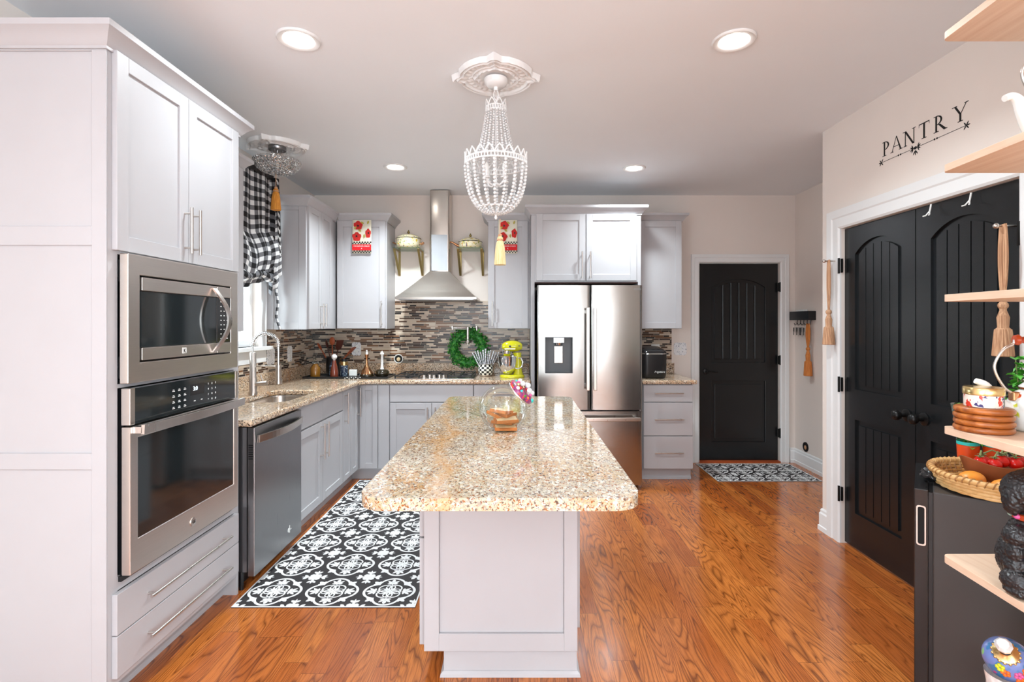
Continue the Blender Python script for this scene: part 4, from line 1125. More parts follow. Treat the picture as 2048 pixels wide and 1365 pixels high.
# crystal bowl light
pl = thing('pendant_light', 'crystal bowl semi-flush light with dark chrome canopy by the window', 'light', (plx, ply, CH))
m = MB(); m.lathe([(.062, -.014), (.062, -.040), (.058, -.044), (.001, -.044)], (plx, ply, CH), 32)
for a in (0, PI/2, PI, 3*PI/2): m.cyl((plx+.04*math.cos(a), ply+.04*math.sin(a), CH-.044), (plx+.04*math.cos(a), ply+.04*math.sin(a), CH-.06), .004, n=8)
m.build('canopy', M['darkss'], pl, smooth=True)
m = MB(); m.cyl((plx, ply, CH-.04), (plx, ply, 2.56), .006); m.build('stem', M['chrome'], pl, smooth=True)
bz = 2.625; k_ = 0
for ri in range(7):
    ang = (ri+1)/7.5*PI/2; r = .160*math.sin(ang)**.85; z = bz-.095*math.cos(ang)
    n = max(6, int(2*PI*r/.024)); m = MB()
    for k in range(n):
        a = 2*PI*(k+.5*(ri % 2))/n; c = (plx+r*math.cos(a), ply+r*math.sin(a), z)
        m.ball(c, .0085, 1)
    m.build('crystal_row', M['smoky'], pl, smooth=180)
    m = MB(); m.mi = 0
    for k in range(n):
        a = 2*PI*(k+.5*(ri % 2))/n; c = Vector((plx+r*math.cos(a), ply+r*math.sin(a), z)); nr = Vector((math.cos(a)*math.sin(ang), math.sin(a)*math.sin(ang), -math.cos(ang))); u = Vector((-math.sin(a), math.cos(a), 0)); v = nr.cross(u)
        m.tube([c+nr*.003+u*(.0125*math.cos(2*PI*q/12))+v*(.0125*math.sin(2*PI*q/12)) for q in range(13)], .0018, 4)
    m.build('crystal_rings', M['chrome'], pl, smooth=True)
tassel(plx-.01, ply-.0, 2.53, 2.418, 2.262, .034, 'tassel_o', 'orange thread tassel hanging below the crystal bowl light', 'hanging tassels', mat2='rope')

# ------------------------------------------------------------------ curtain
cu = thing('window_curtain', 'black and white gingham balloon curtain over the sink window', 'curtain', (LW, 3.78, 2.61))
def cf(u, v):
    y = 3.30+.86*u; top = 2.615; bot = 1.79+.05*math.sin(u*PI*2.0+.6)-.05*math.exp(-((u-.5)/.2)**2)
    z = top+(bot-top)*v
    if v > .72:
        z += .0
    pl_ = .012*math.sin(u*46)*(.35+.65*v)+.010*math.sin(u*17+2*v)
    bulge = .06*math.sin(PI*min(1, max(0, (v-.55)/.45)))**1.0
    x = LW+.085+pl_+bulge+.03*(v > .93)*(0)
    z += .012*math.sin(u*23+v*5)*v
    return (x, y+.012*math.sin(v*9+u*12)*v, z)
grid('drape', cf, 120, 90, M['gingham'], cu, (.86/.066, .82/.066), .002)
def pf(u, v):
    a = u*2*PI; zc = 1.80-.03*math.cos(v*PI*4); r = .035*(1+.3*math.sin(v*31))
    return (LW+.11+r*math.cos(a)*.9, 3.32+.82*v, zc-.02*math.sin(PI*v*2)**2+r*math.sin(a)*.8)
grid('gathered_hem', pf, 16, 90, M['gingham'], cu, (.22/.066, .82/.066))
def hf(u, v):
    return (LW+.045+.05*abs(1-0)*1.0+.006*math.sin(u*60)-.0*v, 3.29+.89*u, 2.585+.05*v)
grid('header', hf, 90, 3, M['rugblack'], cu, (1, 1), .006)
def jf(u, v):   # side jabot
    z = 2.60-.95*v*(1-.25*u); return (LW+.10+.03*math.sin(u*15+v*3)+.02*u, 4.13+.09*u*(.3+v), z)
grid('side_jabot', jf, 24, 60, M['gingham'], cu, (2.5, 14), .002)
def tf(u, v):
    return (LW+.11+.008*math.sin(v*14)+.02*v, 4.165+.045*u+.01*math.sin(v*7), 1.86-.485*v)
grid('sash_tail', tf, 6, 40, M['gingham'], cu, (1.0, 8), .002)
m = MB()
for k in range(2):
    pts = []
    for j in range(80):
        t = j/79; a = t*60+k*PI; pts.append((LW+.135+.006*math.cos(a), 4.15+.05*t+.006*math.sin(a), 2.60-.62*t))
    m.mi = k; m.tube(pts, .006, 6)
m.build('twisted_cord', [M['rugblack'], M['rugwhite']], cu, smooth=True)

# ------------------------------------------------------------------ things on the walls
def towel(x, y, label, seed):
    t = thing('dish_towel', label, 'towel', (x, y, 2.44), group=None); w_, h = .182, .322
    z1 = 2.418; z0 = z1-h; b = y-.0035
    def F(u, v): return (x-w_/2+w_*u, b-.004-.003*math.sin(u*9+seed), z0+h*v)
    grid('cloth', F, 20, 2, M['cream'], t, solid=.003)
    mt = mY(b-.0095)
    def disc(cx, cz, r, s_=1, n=14): return [(cx+r*(1+.12*math.sin(5*2*PI*k/n+seed))*math.cos(2*PI*k/n)*s_, 0, cz+r*(1+.12*math.sin(5*2*PI*k/n+seed))*math.sin(2*PI*k/n)) for k in range(n)]
    def put(mb, pts, w): 
        R = [[(p[0], w+o, p[2]) for p in pts] for o in (-.006, .0006)]; mb.loft(R)
    m = MB(mt)
    for cx, cz, r, s_ in ((x-.034, z0+.268, .042, 1), (x-.047, z0+.160, .042, 1), (x+.062, z0+.192, .044, .6)): put(m, disc(cx, cz, r, s_), .0012)
    m.build('poppy_print', M['red'], t)
    m = MB(mt)
    for cx, cz, r in ((x-.034, z0+.264, .009), (x-.048, z0+.165, .009), (x+.066, z0+.195, .008)): put(m, disc(cx, cz, r), .0024)
    for r_ in range(2):
        for zz in (z0+.004, z0+.089):
            for k in range(7): m.box(x-w_/2+.002+(2*k+(r_ % 2))*.013, x-w_/2+.015+(2*k+(r_ % 2))*.013-.001, .0, .0022, zz+r_*.012, zz+.012+r_*.012)
    m.build('check_print', M['black'], t)
    m = MB(mt)
    for cx, cz, a in ((x-.005, z0+.21, 2.5), (x+.02, z0+.285, 2.6), (x+.025, z0+.15, 1.6), (x+.055, z0+.28, 1.2), (x-.07, z0+.23, 1.0)):
        lf = leaf((cx, cz), a, .035, .009); put(m, [(p[0], 0, p[1]) for p in lf], .0014)
    m.build('leaf_print', M['olive'], t)
    MB(mt).box(x-w_/2+.001, x+w_/2-.001, -.004, .0016, z0+.030, z0+.086).build('red_band', M['brightred'], t)
    m = MB(); T = Matrix(((1, 0, 0, x), (0, 0, -1, b-.0114), (0, 1, 0, z0+.064), (0, 0, 0, 1))); m.text('MACKENZIE-CHILDS', .0165, T, .0003)
    T = Matrix(((1, 0, 0, x), (0, 0, -1, b-.0114), (0, 1, 0, z0+.040), (0, 0, 0, 1))); m.text('A', .018, T, .0003)
    m.build('lettering', M['white'], t)
towel(-1.495, YU-.022, 'poppy and check dish towel on the cabinet door left of the hood', 0)
towel(-.098, YU-.022, 'poppy and check dish towel on the cabinet door right of the hood, behind the tassel', 1)

def ornate_plate(name, mt, u, z, w_, h, label, group=None, w0=.0):
    m = MB(mt); n = 40; pts = []
    for k in range(n):
        a = 2*PI*k/n; ca, sa = math.cos(a), math.sin(a); q = (abs(ca)**6+abs(sa)**6)**(-1/6)*(1+.03*math.cos(12*a))
        pts.append((u+w_/2*ca*q, z+h/2*sa*q))
    m.prism(pts, w0+.0005, w0+.007)
    o = m.build(name, M['toile'], None, bevel=.002); return tag(o, label, 'outlet plate', group)
mback = mY(BWY-.010); mleft = mX(LW+.010)
def plate_thing(mt, u, z, w_, h, label, rect=2, w0=0.0):
    t = thing('outlet_plate', label, 'outlet plate', tuple(mt @ Vector((u, 0, z))))
    m = MB(mt); n = 40; pts = []
    for k in range(n):
        a = 2*PI*k/n; ca, sa = math.cos(a), math.sin(a); q = (abs(ca)**8+abs(sa)**8)**(-1/8)*(1+.035*math.cos(12*a))
        pts.append((u+w_/2*ca*q, z+h/2*sa*q))
    m.prism(pts, w0+.0005, w0+.006); m.build('plate', M['toile'], t)
    m = MB(mt)
    for s_ in ((-1, 1) if rect == 2 else (0,)): m.lathe([(.014, 0), (.014, .002), (.001, .002)], (u, w0+.006, z+s_*.022), 20, Matrix.Rotation(-PI/2, 4, 'X'))
    m.build('outlet', M['white'], t)
plate_thing(mback, -1.655, 1.165, .092, .135, 'white ornate outlet plate on the mosaic tiles above the tray')
plate_thing(mback, -.112, 1.165, .092, .135, 'white ornate outlet plate on the mosaic tiles behind the yellow mixer')
plate_thing(mY(BWY), 1.665, 1.165, .128, .128, 'white ornate switch plate on the wall beside the black door', 0)
plate_thing(mleft, 4.66, 1.150, .085, .14, 'white ornate outlet plate on the side tiles, nearer the corner')
plate_thing(mleft, 4.30, 1.150, .13, .14, 'white ornate switch plate on the side tiles beside the window sill', 0)
t = thing('wall_outlet', 'white plain outlet with dark plug behind the black ice maker', 'outlet', (1.41, BWY-.01, 1.19))
MB(mback).box(1.365, 1.452, .0005, .006, 1.13, 1.215).build('plate', M['white'], t, bevel=.002)
MB(mback).box(1.40, 1.425, .006, .03, 1.155, 1.182).build('plug', M['black'], t, bevel=.002)
for mt, u, z, r, lb, pn in ((mback, -1.224, 1.044+.02, .047, 'small round white-rimmed plaque on the tiles left of the cooktop', 0), (mXn(NW), 5.06, .205, .048, 'small round black ring on the nook wall above the baseboard', 1)):
    t = thing('round_plaque', lb, 'plaque', tuple(mt @ Vector((u, 0, z)))); rot = Matrix.Rotation(-PI/2, 4, 'X')
    m = MB(mt); m.lathe([(r, 0), (r, .006), (r*.86, .008), (r*.82, .004), (r*.82, .001)], (u, .0005, z), 32, rot, cap=False); m.build('rim', M['black' if pn else 'white'], t, smooth=True)
    m = MB(mt); m.lathe([(r*.83, 0), (r*.83, .002), (.001, .002)], (u, .0005, z), 32, rot); m.build('disc', M['dark'], t)
    m = MB(mt); m.ball((u, .006, z-r*.1), r*.42, 2, (1, .25, 1.1)); m.build('figure', M['rope' if pn else 'bread'], t, smooth=True)

# pot shelves either side of the hood
def pot_shelf(x0, x1, label):
    t = thing('glass_shelf', label, 'shelf', ((x0+x1)/2, BWY, 2.165)); zt = 2.165
    MB().box(x0+.02, x1-.02, BWY-.24, BWY-.001, zt, zt+.008).build('glass', M['shelfglass'], t)
    for x in (x0+.035, x1-.035):
        m = MB(); m.box(x-.011, x+.011, BWY-.235, BWY-.001, zt-.007, zt-.0005); m.box(x-.011, x+.011, BWY-.008, BWY-.001, zt-.25, zt-.007)
        m.loft([[(x-.011, BWY-.225, zt-.007), (x+.011, BWY-.225, zt-.007), (x+.011, BWY-.235, zt-.012), (x-.011, BWY-.235, zt-.012)], [(x-.011, BWY-.008, zt-.235), (x+.011, BWY-.008, zt-.235), (x+.011, BWY-.008, zt-.25), (x-.011, BWY-.008, zt-.25)]])
        m.build('bracket', M['oldbrass'], t, bevel=.001)
pot_shelf(-1.25, -.945, 'small glass shelf on brass brackets, left of the hood chimney')
pot_shelf(-.625, -.325, 'small glass shelf on brass brackets, right of the hood chimney')
def pot(x, y, z, r, h, label, long_handle):
    t = thing('enamel_pot', label, 'pot', (x, y, z)); c = (x, y, z)
    m = MB(); m.lathe([(r*.72, 0), (r*.92, h*.12), (r*1.0, h*.45), (r*.96, h*.8), (r*1.0, h)], c, 40); m.build('body', M['floralpot'], t, smooth=True)
    m = MB(); m.lathe([(r*1.0, 0), (r*1.03, .003), (r*1.0, .006), (r*.97, .003), (r*1.0, 0)], (x, y, z+h), 40, cap=False); m.build('rim', M['blackmetal'], t, smooth=True)
    m = MB(); m.lathe([(r*.98, 0), (r*.90, .014), (r*.6, .034), (r*.25, .044), (.001, .046)], (x, y, z+h+.004), 40); ld_ = m.build('lid', M['floralpot'], t, smooth=True)
    m = MB(); m.lathe([(.016, 0), (.016, .004), (.006, .007), (.014, .016), (.013, .026), (.005, .034), (.004, .042), (.001, .044)], (x, y, z+h+.048), 16); m.build('knob', M['oldbrass'], ld_, smooth=True)
    if long_handle:
        m = MB(); m.tube([(x-r*.96, y, z+h*.35), (x-r*1.1, y-.0, z+h*.5), (x-r*1.5, y-.01, z+h*.95), (x-r*2.2, y-.02, z+h*1.35), (x-r*2.45, y-.02, z+h*1.42)], [.011, .014, .009, .008, .007], 8); m.build('handle', M['copper'], t, smooth=True)
    else:
        for s_ in (-1, 1):
            m = MB(); m.tube([(x+s_*r*.95, y-.03, z+h*.45), (x+s_*r*1.22, y-.03, z+h*.6), (x+s_*r*1.26, y, z+h*.62), (x+s_*r*1.22, y+.03, z+h*.6), (x+s_*r*.95, y+.03, z+h*.45)], .006, 8); m.build('handle', M['copper'], t, smooth=True)
pot(-1.093, BWY-.145, 2.1735, .122, .095, 'floral cream enamel casserole with lid on the left glass shelf', False)
pot(-.475, BWY-.145, 2.1735, .116, .062, 'floral cream enamel saute pan with long handle on the right glass shelf', True)

# pot filler and wreath
pf_ = thing('pot_filler', 'brushed nickel folding pot filler tap on the tiles above the cooktop', 'tap', (-.42, BWY-.01, 1.33))
m = MB(); m.lathe([(.032, 0), (.032, .006), (.02, .012), (.016, .05)], (-.42, BWY-.0105, 1.33), 20, Matrix.Rotation(PI/2, 4, 'X')); m.cyl((-.42, BWY-.06, 1.29), (-.42, BWY-.06, 1.40), .014)
m.build('wall_mount', M['nickel'], pf_, smooth=True)
m = MB(); m.cyl((-.42, BWY-.06, 1.385), (-.66, BWY-.11, 1.385), .009); m.cyl((-.66, BWY-.11, 1.365), (-.66, BWY-.11, 1.40), .013); m.cyl((-.66, BWY-.11, 1.372), (-.50, BWY-.16, 1.372), .009)
m.cyl((-.50, BWY-.16, 1.39), (-.50, BWY-.16, 1.27), .013); m.cyl((-.42, BWY-.065, 1.34), (-.56, BWY-.10, 1.32), .008); m.build('arm', M['nickel'], pf_, smooth=True)
m = MB(); m.ball((-.50, BWY-.16, 1.24), .022, 2); m.cyl((-.50, BWY-.16, 1.265), (-.50, BWY-.16, 1.22), .015); m.cyl((-.50, BWY-.16, 1.245), (-.57, BWY-.17, 1.245), .004, n=6); m.build('valve', M['nickel'], pf_, smooth=True)
wr = thing('wreath', 'round green leafy wreath hanging on the pot filler over the cooktop', 'wreath', (-.505, BWY-.06, 1.205))
wx, wy, wz, wR = -.505, BWY-.075, 1.175, .150
m = MB(); m.tube([(wx+wR*math.cos(2*PI*k/32), wy, wz+wR*math.sin(2*PI*k/32)) for k in range(33)], .034, 8); m.build('ring', M['green'], wr, smooth=True)
lv = [MB(), MB()]; rnd = random.Random(3)
for k in range(1500):
    m = lv[k % 3 == 0]
    a = rnd.uniform(0, 2*PI); b_ = rnd.uniform(-PI, PI); rr = .058*rnd.uniform(.25, 1.1)
    c = Vector((wx+(wR+rr*math.cos(b_))*math.cos(a), wy-abs(rr*math.sin(b_))*.8+.01, wz+(wR+rr*math.cos(b_))*math.sin(a)))
    d = Vector((rnd.uniform(-1, 1), rnd.uniform(-1, .2), rnd.uniform(-1, 1))).normalized(); e = d.cross(Vector((rnd.uniform(-1, 1), 1, rnd.uniform(-1, 1)))).normalized()
    L = rnd.uniform(.018, .032); wd = L*.42
    m.poly([c, c+d*L*.5+e*wd, c+d*L]); m.poly([c, c+d*L, c+d*L*.5-e*wd])
tag(lv[0].build('leaves', paint('boxwood_green', rgb(28, 104, 34), .5, .35, scale=30), wr), kind='stuff'); tag(lv[1].build('young_leaves', paint('boxwood_bright_green', rgb(84, 158, 62), .45, .3, scale=30), wr, label='brighter green leaf tips'), kind='stuff')

# ------------------------------------------------------------------ things on the far counter
T0 = CT+.001
ty = thing('serving_tray', 'long black tray with check trim in the counter corner, under the bottles', 'tray', (-1.6, 4.85, T0))
def tray_mb(z0, z1, ins=0):
    a, b = (-1.94+ins, 4.66+ins), (-1.17-ins, 4.93+0*ins); return None
m = MB(); m.box(-1.99, -1.20, 4.72, 5.03, T0, T0+.006)
for x0, x1, y0, y1 in ((-1.99, -1.20, 4.72, 4.73), (-1.99, -1.20, 5.02, 5.03), (-1.99, -1.98, 4.73, 5.02), (-1.21, -1.20, 4.73, 5.02)): m.box(x0, x1, y0, y1, T0+.006, T0+.018)
m.build('tray', M['black'], ty, bevel=.002)
m = MB()
for k in range(8): m.box(-1.60+k*.02, -1.59+k*.02, 4.716, 4.7195, T0+.004+.006*(k % 2), T0+.010+.006*(k % 2))
m.build('check_trim', M['white'], ty)
TT = T0+.0065
def vessel(name, label, cat, x, y, prof, mat, n=28, extra=None, z=TT, part='body'):
    t = thing(name, label, cat, (x, y, z)); m = MB(); m.lathe(prof, (x, y, z), n); m.build(part, M[mat], t, smooth=True)
    return t
t = vessel('glass_jar', 'square-shouldered glass jar of amber oil at the left end of the tray', 'jar', -1.90, 4.80, [(.042, 0), (.045, .01), (.045, .09), (.028, .11), (.022, .125)], 'amber')
m = MB(); m.lathe([(.024, .125), (.03, .13), (.03, .15), (.012, .165), (.016, .175), (.001, .18)], (-1.90, 4.80, TT), 20); m.build('stopper', M['glass'], t, smooth=True)
t = vessel('glass_bottle', 'dark bottle with blue patterned label beside the utensil crock', 'bottle', -1.78, 4.93, [(.034, 0), (.036, .008), (.036, .10), (.016, .13), (.014, .16)], 'bluelabel')
m = MB(); m.lathe([(.018, .15), (.018, .175), (.001, .176)], (-1.78, 4.93, TT), 16); m.build('cap', M['black'], t)
t = vessel('glaze_decanter', 'reddish brown glass bottle with round clear stopper on the tray', 'bottle', -1.715, 4.78, [(.033, 0), (.037, .01), (.036, .05), (.028, .10), (.018, .135), (.015, .16)], 'redoil')
m = MB(); m.ball((-1.715, 4.78, TT+.192), .027, 2); m.cyl((-1.715, 4.78, TT+.155), (-1.715, 4.78, TT+.172), .011, .010); m.build('stopper', M['crystal'], t, smooth=180)
t = vessel('spice_jar', 'small dark jar with yellow label behind the brown bottle', 'jar', -1.665, 4.90, [(.034, 0), (.036, .008), (.036, .105), (.026, .125), (.024, .14)], 'bluelabel')
m = MB(); m.lathe([(.037, .105), (.037, .14)], (-1.665, 4.90, TT), 24, cap=False); m.build('label', M['gold'], t, smooth=True)
m = MB(); m.lathe([(.024, .14), (.024, .165), (.001, .166)], (-1.665, 4.90, TT), 20); m.build('cap', M['black'], t)
# utensil crock in the corner
uc = thing('utensil_crock', 'dark crock full of wooden and red utensils in the counter corner', 'utensil crock', (-1.85, 5.10, T0))
m = MB(); m.lathe([(.06, 0), (.066, .01), (.066, .17), (.060, .172), (.058, .01), (.001, .01)], (-1.85, 5.12, T0), 28, cap=False); m.build('crock', M['black'], uc, smooth=True)
ucx, ucy = -1.85, 5.12
def utensil(dx, dz, kind, mat, label, dy=0.0):
    t = thing('cooking_utensil', label, 'utensil', (ucx, ucy, T0+.02)); b = Vector((ucx-dx*.15, ucy, T0+.02)); e = Vector((ucx+dx, ucy+dy, T0+dz)); d = (e-b).normalized()
    m = MB(); m.tube([b, e], .006, 8); m.build('handle', M[mat], t, smooth=True)
    m = MB(); rot = d.to_track_quat('Z', 'Y').to_matrix(); c = e+d*.045
    if kind == 'spoon': m.ball(c, .036, 2, (.8, .25, 1.2), rot)
    else:
        T = Matrix.Translation(e) @ rot.to_4x4(); pts = [(-.02, 0), (.02, 0), (.042, .03), (.045, .10), (-.045, .10), (-.042, .03)]
        R = [[T @ Vector((p[0], w_, p[1])) for p in pts] for w_ in (-.004, .004)]; m.loft(R)
    m.build('blade' if kind != 'spoon' else 'bowl', M[mat], t, smooth=30)
utensil(-.11, .24, 'spoon', 'orangewood', 'wooden spoon leaning left in the corner crock')
utensil(-.05, .26, 'spoon', 'leather', 'dark brown spoon in the middle of the corner crock')
utensil(.0, .29, 'spoon', 'orangewood', 'tallest orange wooden ladle in the corner crock', -.02)
utensil(.06, .25, 'flat', 'leather', 'dark red flat turner in the corner crock', -.03)
utensil(.15, .20, 'flat', 'orangewood', 'orange wooden paddle leaning right in the corner crock', -.01)
o = MB().box(-1.62, -1.545, 4.90, 4.925, TT, TT+.062).build('note_block', M['white_card'], bevel=.006); tag(o, 'small blank white block standing on the black tray', 'block')
t = vessel('oil_decanter', 'cone-shaped copper and clear glass decanter on the tray', 'decanter', -1.435, 4.86, [(.05, 0), (.066, .012), (.062, .03), (.03, .08), (.014, .115), (.011, .16), (.014, .185), (.020, .21)], 'copper')
m = MB(); m.lathe([(.067, .004), (.068, .016), (.058, .036)], (-1.435, 4.86, TT), 28, cap=False); m.build('base_band', M['darkoil'], t, smooth=True)
m = MB(); m.lathe([(.010, .205), (.012, .225), (.006, .235), (.010, .25), (.001, .255)], (-1.435, 4.86, TT), 16); m.build('stopper', M['crystal'], t, smooth=True)
t = vessel('oil_decanter', 'flat round glass decanter of olive oil with tall clear neck', 'decanter', -1.29, 4.86, [(.05, 0), (.068, .02), (.068, .045), (.05, .065), (.018, .072)], 'darkoil')
m = MB(); m.lathe([(.02, .07), (.012, .09), (.012, .20), (.02, .215), (.012, .23), (.001, .245)], (-1.29, 4.86, TT), 20); m.build('neck', M['crystal'], t, smooth=True)
# checked crock
ccx, ccy = -.315, 4.99
t = thing('checked_crock', 'black and white checked enamel crock beside the cooktop', 'crock', (ccx, ccy, T0))
def ccf(u, v): r = .062+.012*math.sin(PI*min(1, v*1.05)); return (ccx+r*math.cos(-u*2*PI), ccy+r*math.sin(-u*2*PI), T0+.012+.10*v)
grid('body', ccf, 48, 10, M['checkcrock'], t, (18, 5))
m = MB(); m.lathe([(.055, 0), (.062, .006), (.063, .0119), (.001, .0119)], (ccx, ccy, T0), 32); m.build('base', M['nickel'], t, smooth=True)
m = MB(); m.lathe([(.063, .112), (.066, .115), (.063, .118), (.060, .114), (.063, .112)], (ccx, ccy, T0), 32, cap=False); m.build('rim', M['nickel'], t, smooth=True)
rnd = random.Random(5); g0 = None
for k in range(11):
    a = rnd.uniform(0, 2*PI) if k > 3 else k*PI/2; lean = (-.09+.18*k/10)
    b = Vector((ccx+lean*.3, ccy+rnd.uniform(-.03, .03), T0+.02)); e = Vector((ccx+lean*1.45, ccy+rnd.uniform(-.03, .03), T0+.26-abs(lean)*.45+rnd.uniform(-.012, .012)))
    t = thing('patterned_spoon', 'black and white patterned handle standing in the checked crock', 'utensil', tuple(b), group='patterned handles in the checked crock')
    m = MB(); m.tube([b, b.lerp(e, .6), e], [.004, .006, .009], 8); m.build('handle', M['sketchwrap'], t, smooth=True)

# stand mixer
mx = thing('stand_mixer', 'yellow-green stand mixer with steel bowl on the far counter', 'stand mixer', (-.06, 4.88, T0))
X0, Y0_ = -.075, 4.86
m = MB()
R = []
for z, s_ in ((0, .97), (.012, 1.0), (.022, .95), (.028, .8)):
    R.append([(X0+.02+.118*s_*math.cos(a)*(1.0), Y0_+.095*s_*math.sin(a), T0+z) for a in [2*PI*k/36 for k in range(36)]])
m.loft(R)
R = []
for z, cx_, rx, ry in ((.02, .075, .052, .055), (.06, .078, .036, .042), (.12, .080, .030, .038), (.19, .076, .032, .040), (.235, .066, .042, .042)):
    R.append([(X0+cx_+rx*math.cos(a), Y0_+ry*math.sin(a), T0+z) for a in [2*PI*k/24 for k in range(24)]])
m.loft(R); m.build('base', M['yellow'], mx, smooth=True)
m = MB(); R = []
for t_ in range(13):
    t = t_/12; x = X0-.075+.19*t; s_ = math.sin(PI*min(1, max(0, .04+.92*t)))**.42; rx = .057*s_
    R.append([(x, Y0_+rx*.95*math.cos(a), T0+.290+.012*t*0+rx*1.05*math.sin(a)*(1 if math.sin(a) > 0 else .8)) for a in [2*PI*k/24 for k in range(24)]])
m.loft(R); hdp = m.build('motor_head', M['yellow'], mx, smooth=True)
m = MB(); m.cyl((X0-.03, Y0_, T0+.255), (X0-.03, Y0_, T0+.225), .038, .036, 24); m.cyl((X0-.078, Y0_, T0+.295), (X0-.088, Y0_, T0+.295), .022, .018, 20); m.box(X0-.05, X0+.05, Y0_-.0525, Y0_-.047, T0+.268, T0+.276); m.build('chrome_band', M['chrome'], hdp, smooth=30)
m = MB(); m.cyl((X0-.03, Y0_, T0+.2245), (X0-.03, Y0_, T0+.205), .036, .030, 24); m.build('beater_hub', M['yellow'], hdp, smooth=30)
m = MB(); m.cyl((X0+.0, Y0_-.052, T0+.295), (X0+.0, Y0_-.066, T0+.295), .011, .010, 12); m.cyl((X0+.085, Y0_-.045, T0+.30), (X0+.085, Y0_-.052, T0+.30), .006, n=10); m.build('knob', M['black'], hdp, smooth=30)
bx = X0-.022
m = MB(); m.lathe([(.035, .030), (.05, .045), (.070, .065), (.088, .11), (.094, .16), (.097, .200), (.099, .203), (.094, .2), (.090, .16), (.06, .07), (.001, .055)], (bx, Y0_, T0), 40, cap=False); bwl = m.build('bowl', M['chrome'], mx, smooth=True)
m = MB(); m.tube([(bx+.092, Y0_-.03, T0+.185), (bx+.125, Y0_-.045, T0+.185), (bx+.142, Y0_-.052, T0+.15), (bx+.135, Y0_-.05, T0+.105), (bx+.105, Y0_-.038, T0+.085), (bx+.075, Y0_-.03, T0+.085)], .0075, 8); m.build('handle', M['chrome'], bwl, smooth=True)

# ice maker
im = thing('ice_maker', 'black rounded countertop ice maker with silver lid band beside refrigerator', 'ice maker', (1.26, 4.95, T0))
ic = (1.262, 4.90); icR = rpoly(ic[0]-.125, ic[0]+.125, ic[1]-.17, ic[1]+.15, .07, .05, 6)
def sc2(p, s_): return [(ic[0]+(x-ic[0])*s_, ic[1]+(y-ic[1])*s_) for x, y in p]
m = MB(); m.loft([[(x, y, T0+z) for x, y in sc2(icR, s_)] for z, s_ in ((.006, .93), (.02, .97), (.05, 1.0), (.225, 1.02))]); m.build('body', M['black'], im, smooth=35)
def slope(z, y): return T0+z+.03*((y-(ic[1]-.17))/.32)
m = MB(); m.loft([[(x, y, T0+z) for x, y in sc2(icR, 1.025)] for z in (.2255, .2335)]); m.build('silver_band', M['chrome'], im)
m = MB(); m.loft([[(x, y, slope(z, y)-.0) for x, y in sc2(icR, s_)] for z, s_ in ((.234, 1.02), (.245, 1.0), (.262, .86), (.266, .70))]); lidp = m.build('lid', M['glossblack'], im, smooth=40)
m = MB(); m.loft([[(x, y, slope(z, y)) for x, y in sc2(icR, s_)] for z, s_ in ((.2665, .62), (.269, .58))]); m.build('lid_window', M['darkss'], lidp, smooth=40)
m = MB(); m.text('Frigidaire', .026, Matrix(((1, 0, 0, ic[0]+.045), (0, 0, -1, ic[1]-.1745), (0, 1, 0, T0+.055), (0, 0, 0, 1))), shear=.35); m.build('logo', M['white'], im)
m = MB()
for x in (-.09, .09): m.cyl((ic[0]+x, ic[1]-.13, T0), (ic[0]+x, ic[1]-.13, T0+.0062), .012)
m.build('feet', M['black'], im)

# ------------------------------------------------------------------ jar of bread on the island
jx, jy, jz, jr = -.072, 2.46, 1.028, .116
jt = thing('bread_jar', 'tilted round glass jar holding bread slices on the island', 'jar', (jx, jy, CT))
ax = Vector((.72, -.12, .68)).normalized()       # mouth direction
def jar_surface(s_):
    m = MB(); m.ball((jx, jy, jz), jr*s_, 4, (1, .82, 1))
    for v in m.b.verts:
        d = v.co-Vector((jx, jy, jz))
        if d.z < -.100*s_: v.co.z = jz-.100*s_ -.10*0; d = v.co-Vector((jx, jy, jz))
    dl = [v for v in m.b.verts if (v.co-Vector((jx, jy, jz))).dot(ax) > .096]
    bmesh.ops.delete(m.b, geom=dl, context='VERTS'); return m
jz = CT+.0015+.100
m = jar_surface(1.0); jb = m.build('glass_body', M['glass'], jt, smooth=180)
rot = ax.to_track_quat('Z', 'Y').to_matrix().to_4x4(); jc = Vector((jx, jy, jz))+ax*.094
m = MB(); m.lathe([(.064, -.004), (.062, .008), (.066, .012), (.066, .016)], jc, 36, rot, cap=False); m.build('collar', M['glass'], jb, smooth=True)
m = MB(); m.lathe([(.068, .012), (.070, .014), (.070, .034), (.060, .040), (.001, .046)], jc, 36, rot); jl = m.build('lid', M['beads'], jt, smooth=30)
m = MB(); m.lathe([(.0705, .012), (.0715, .016), (.0705, .019)], jc, 36, rot, cap=False); m.build('lid_rim', M['nickel'], jl, smooth=True)
rnd = random.Random(11)
bm_ = ['red', 'pink', 'orange', 'mint', 'lilac', 'gold', 'green', 'white', 'teal', 'purple']
for k in range(30):
    a = rnd.uniform(0, 2*PI); r = .066*math.sqrt(rnd.random()); h = .046-.012*(r/.066)**2+rnd.uniform(0, .006)
    m = MB(); m.ball(jc+rot.to_3x3() @ Vector((r*math.cos(a), r*math.sin(a), h)), rnd.uniform(.007, .011), 2); m.build('glass_bead', M[bm_[k % 10]], jl, smooth=True)
for k, (a, r, h, rb) in enumerate(((0.3, .02, .066, .013), (2.2, .028, .062, .013), (4.0, .03, .064, .013), (5.2, .045, .058, .012), (1.2, .046, .056, .011), (3.1, .0, .072, .014))):
    m = MB(); m.ball(jc+rot.to_3x3() @ Vector((r*math.cos(a), r*math.sin(a), h)), rb, 2); m.build('crystal_bead', M['crystal'], jl, smooth=True)
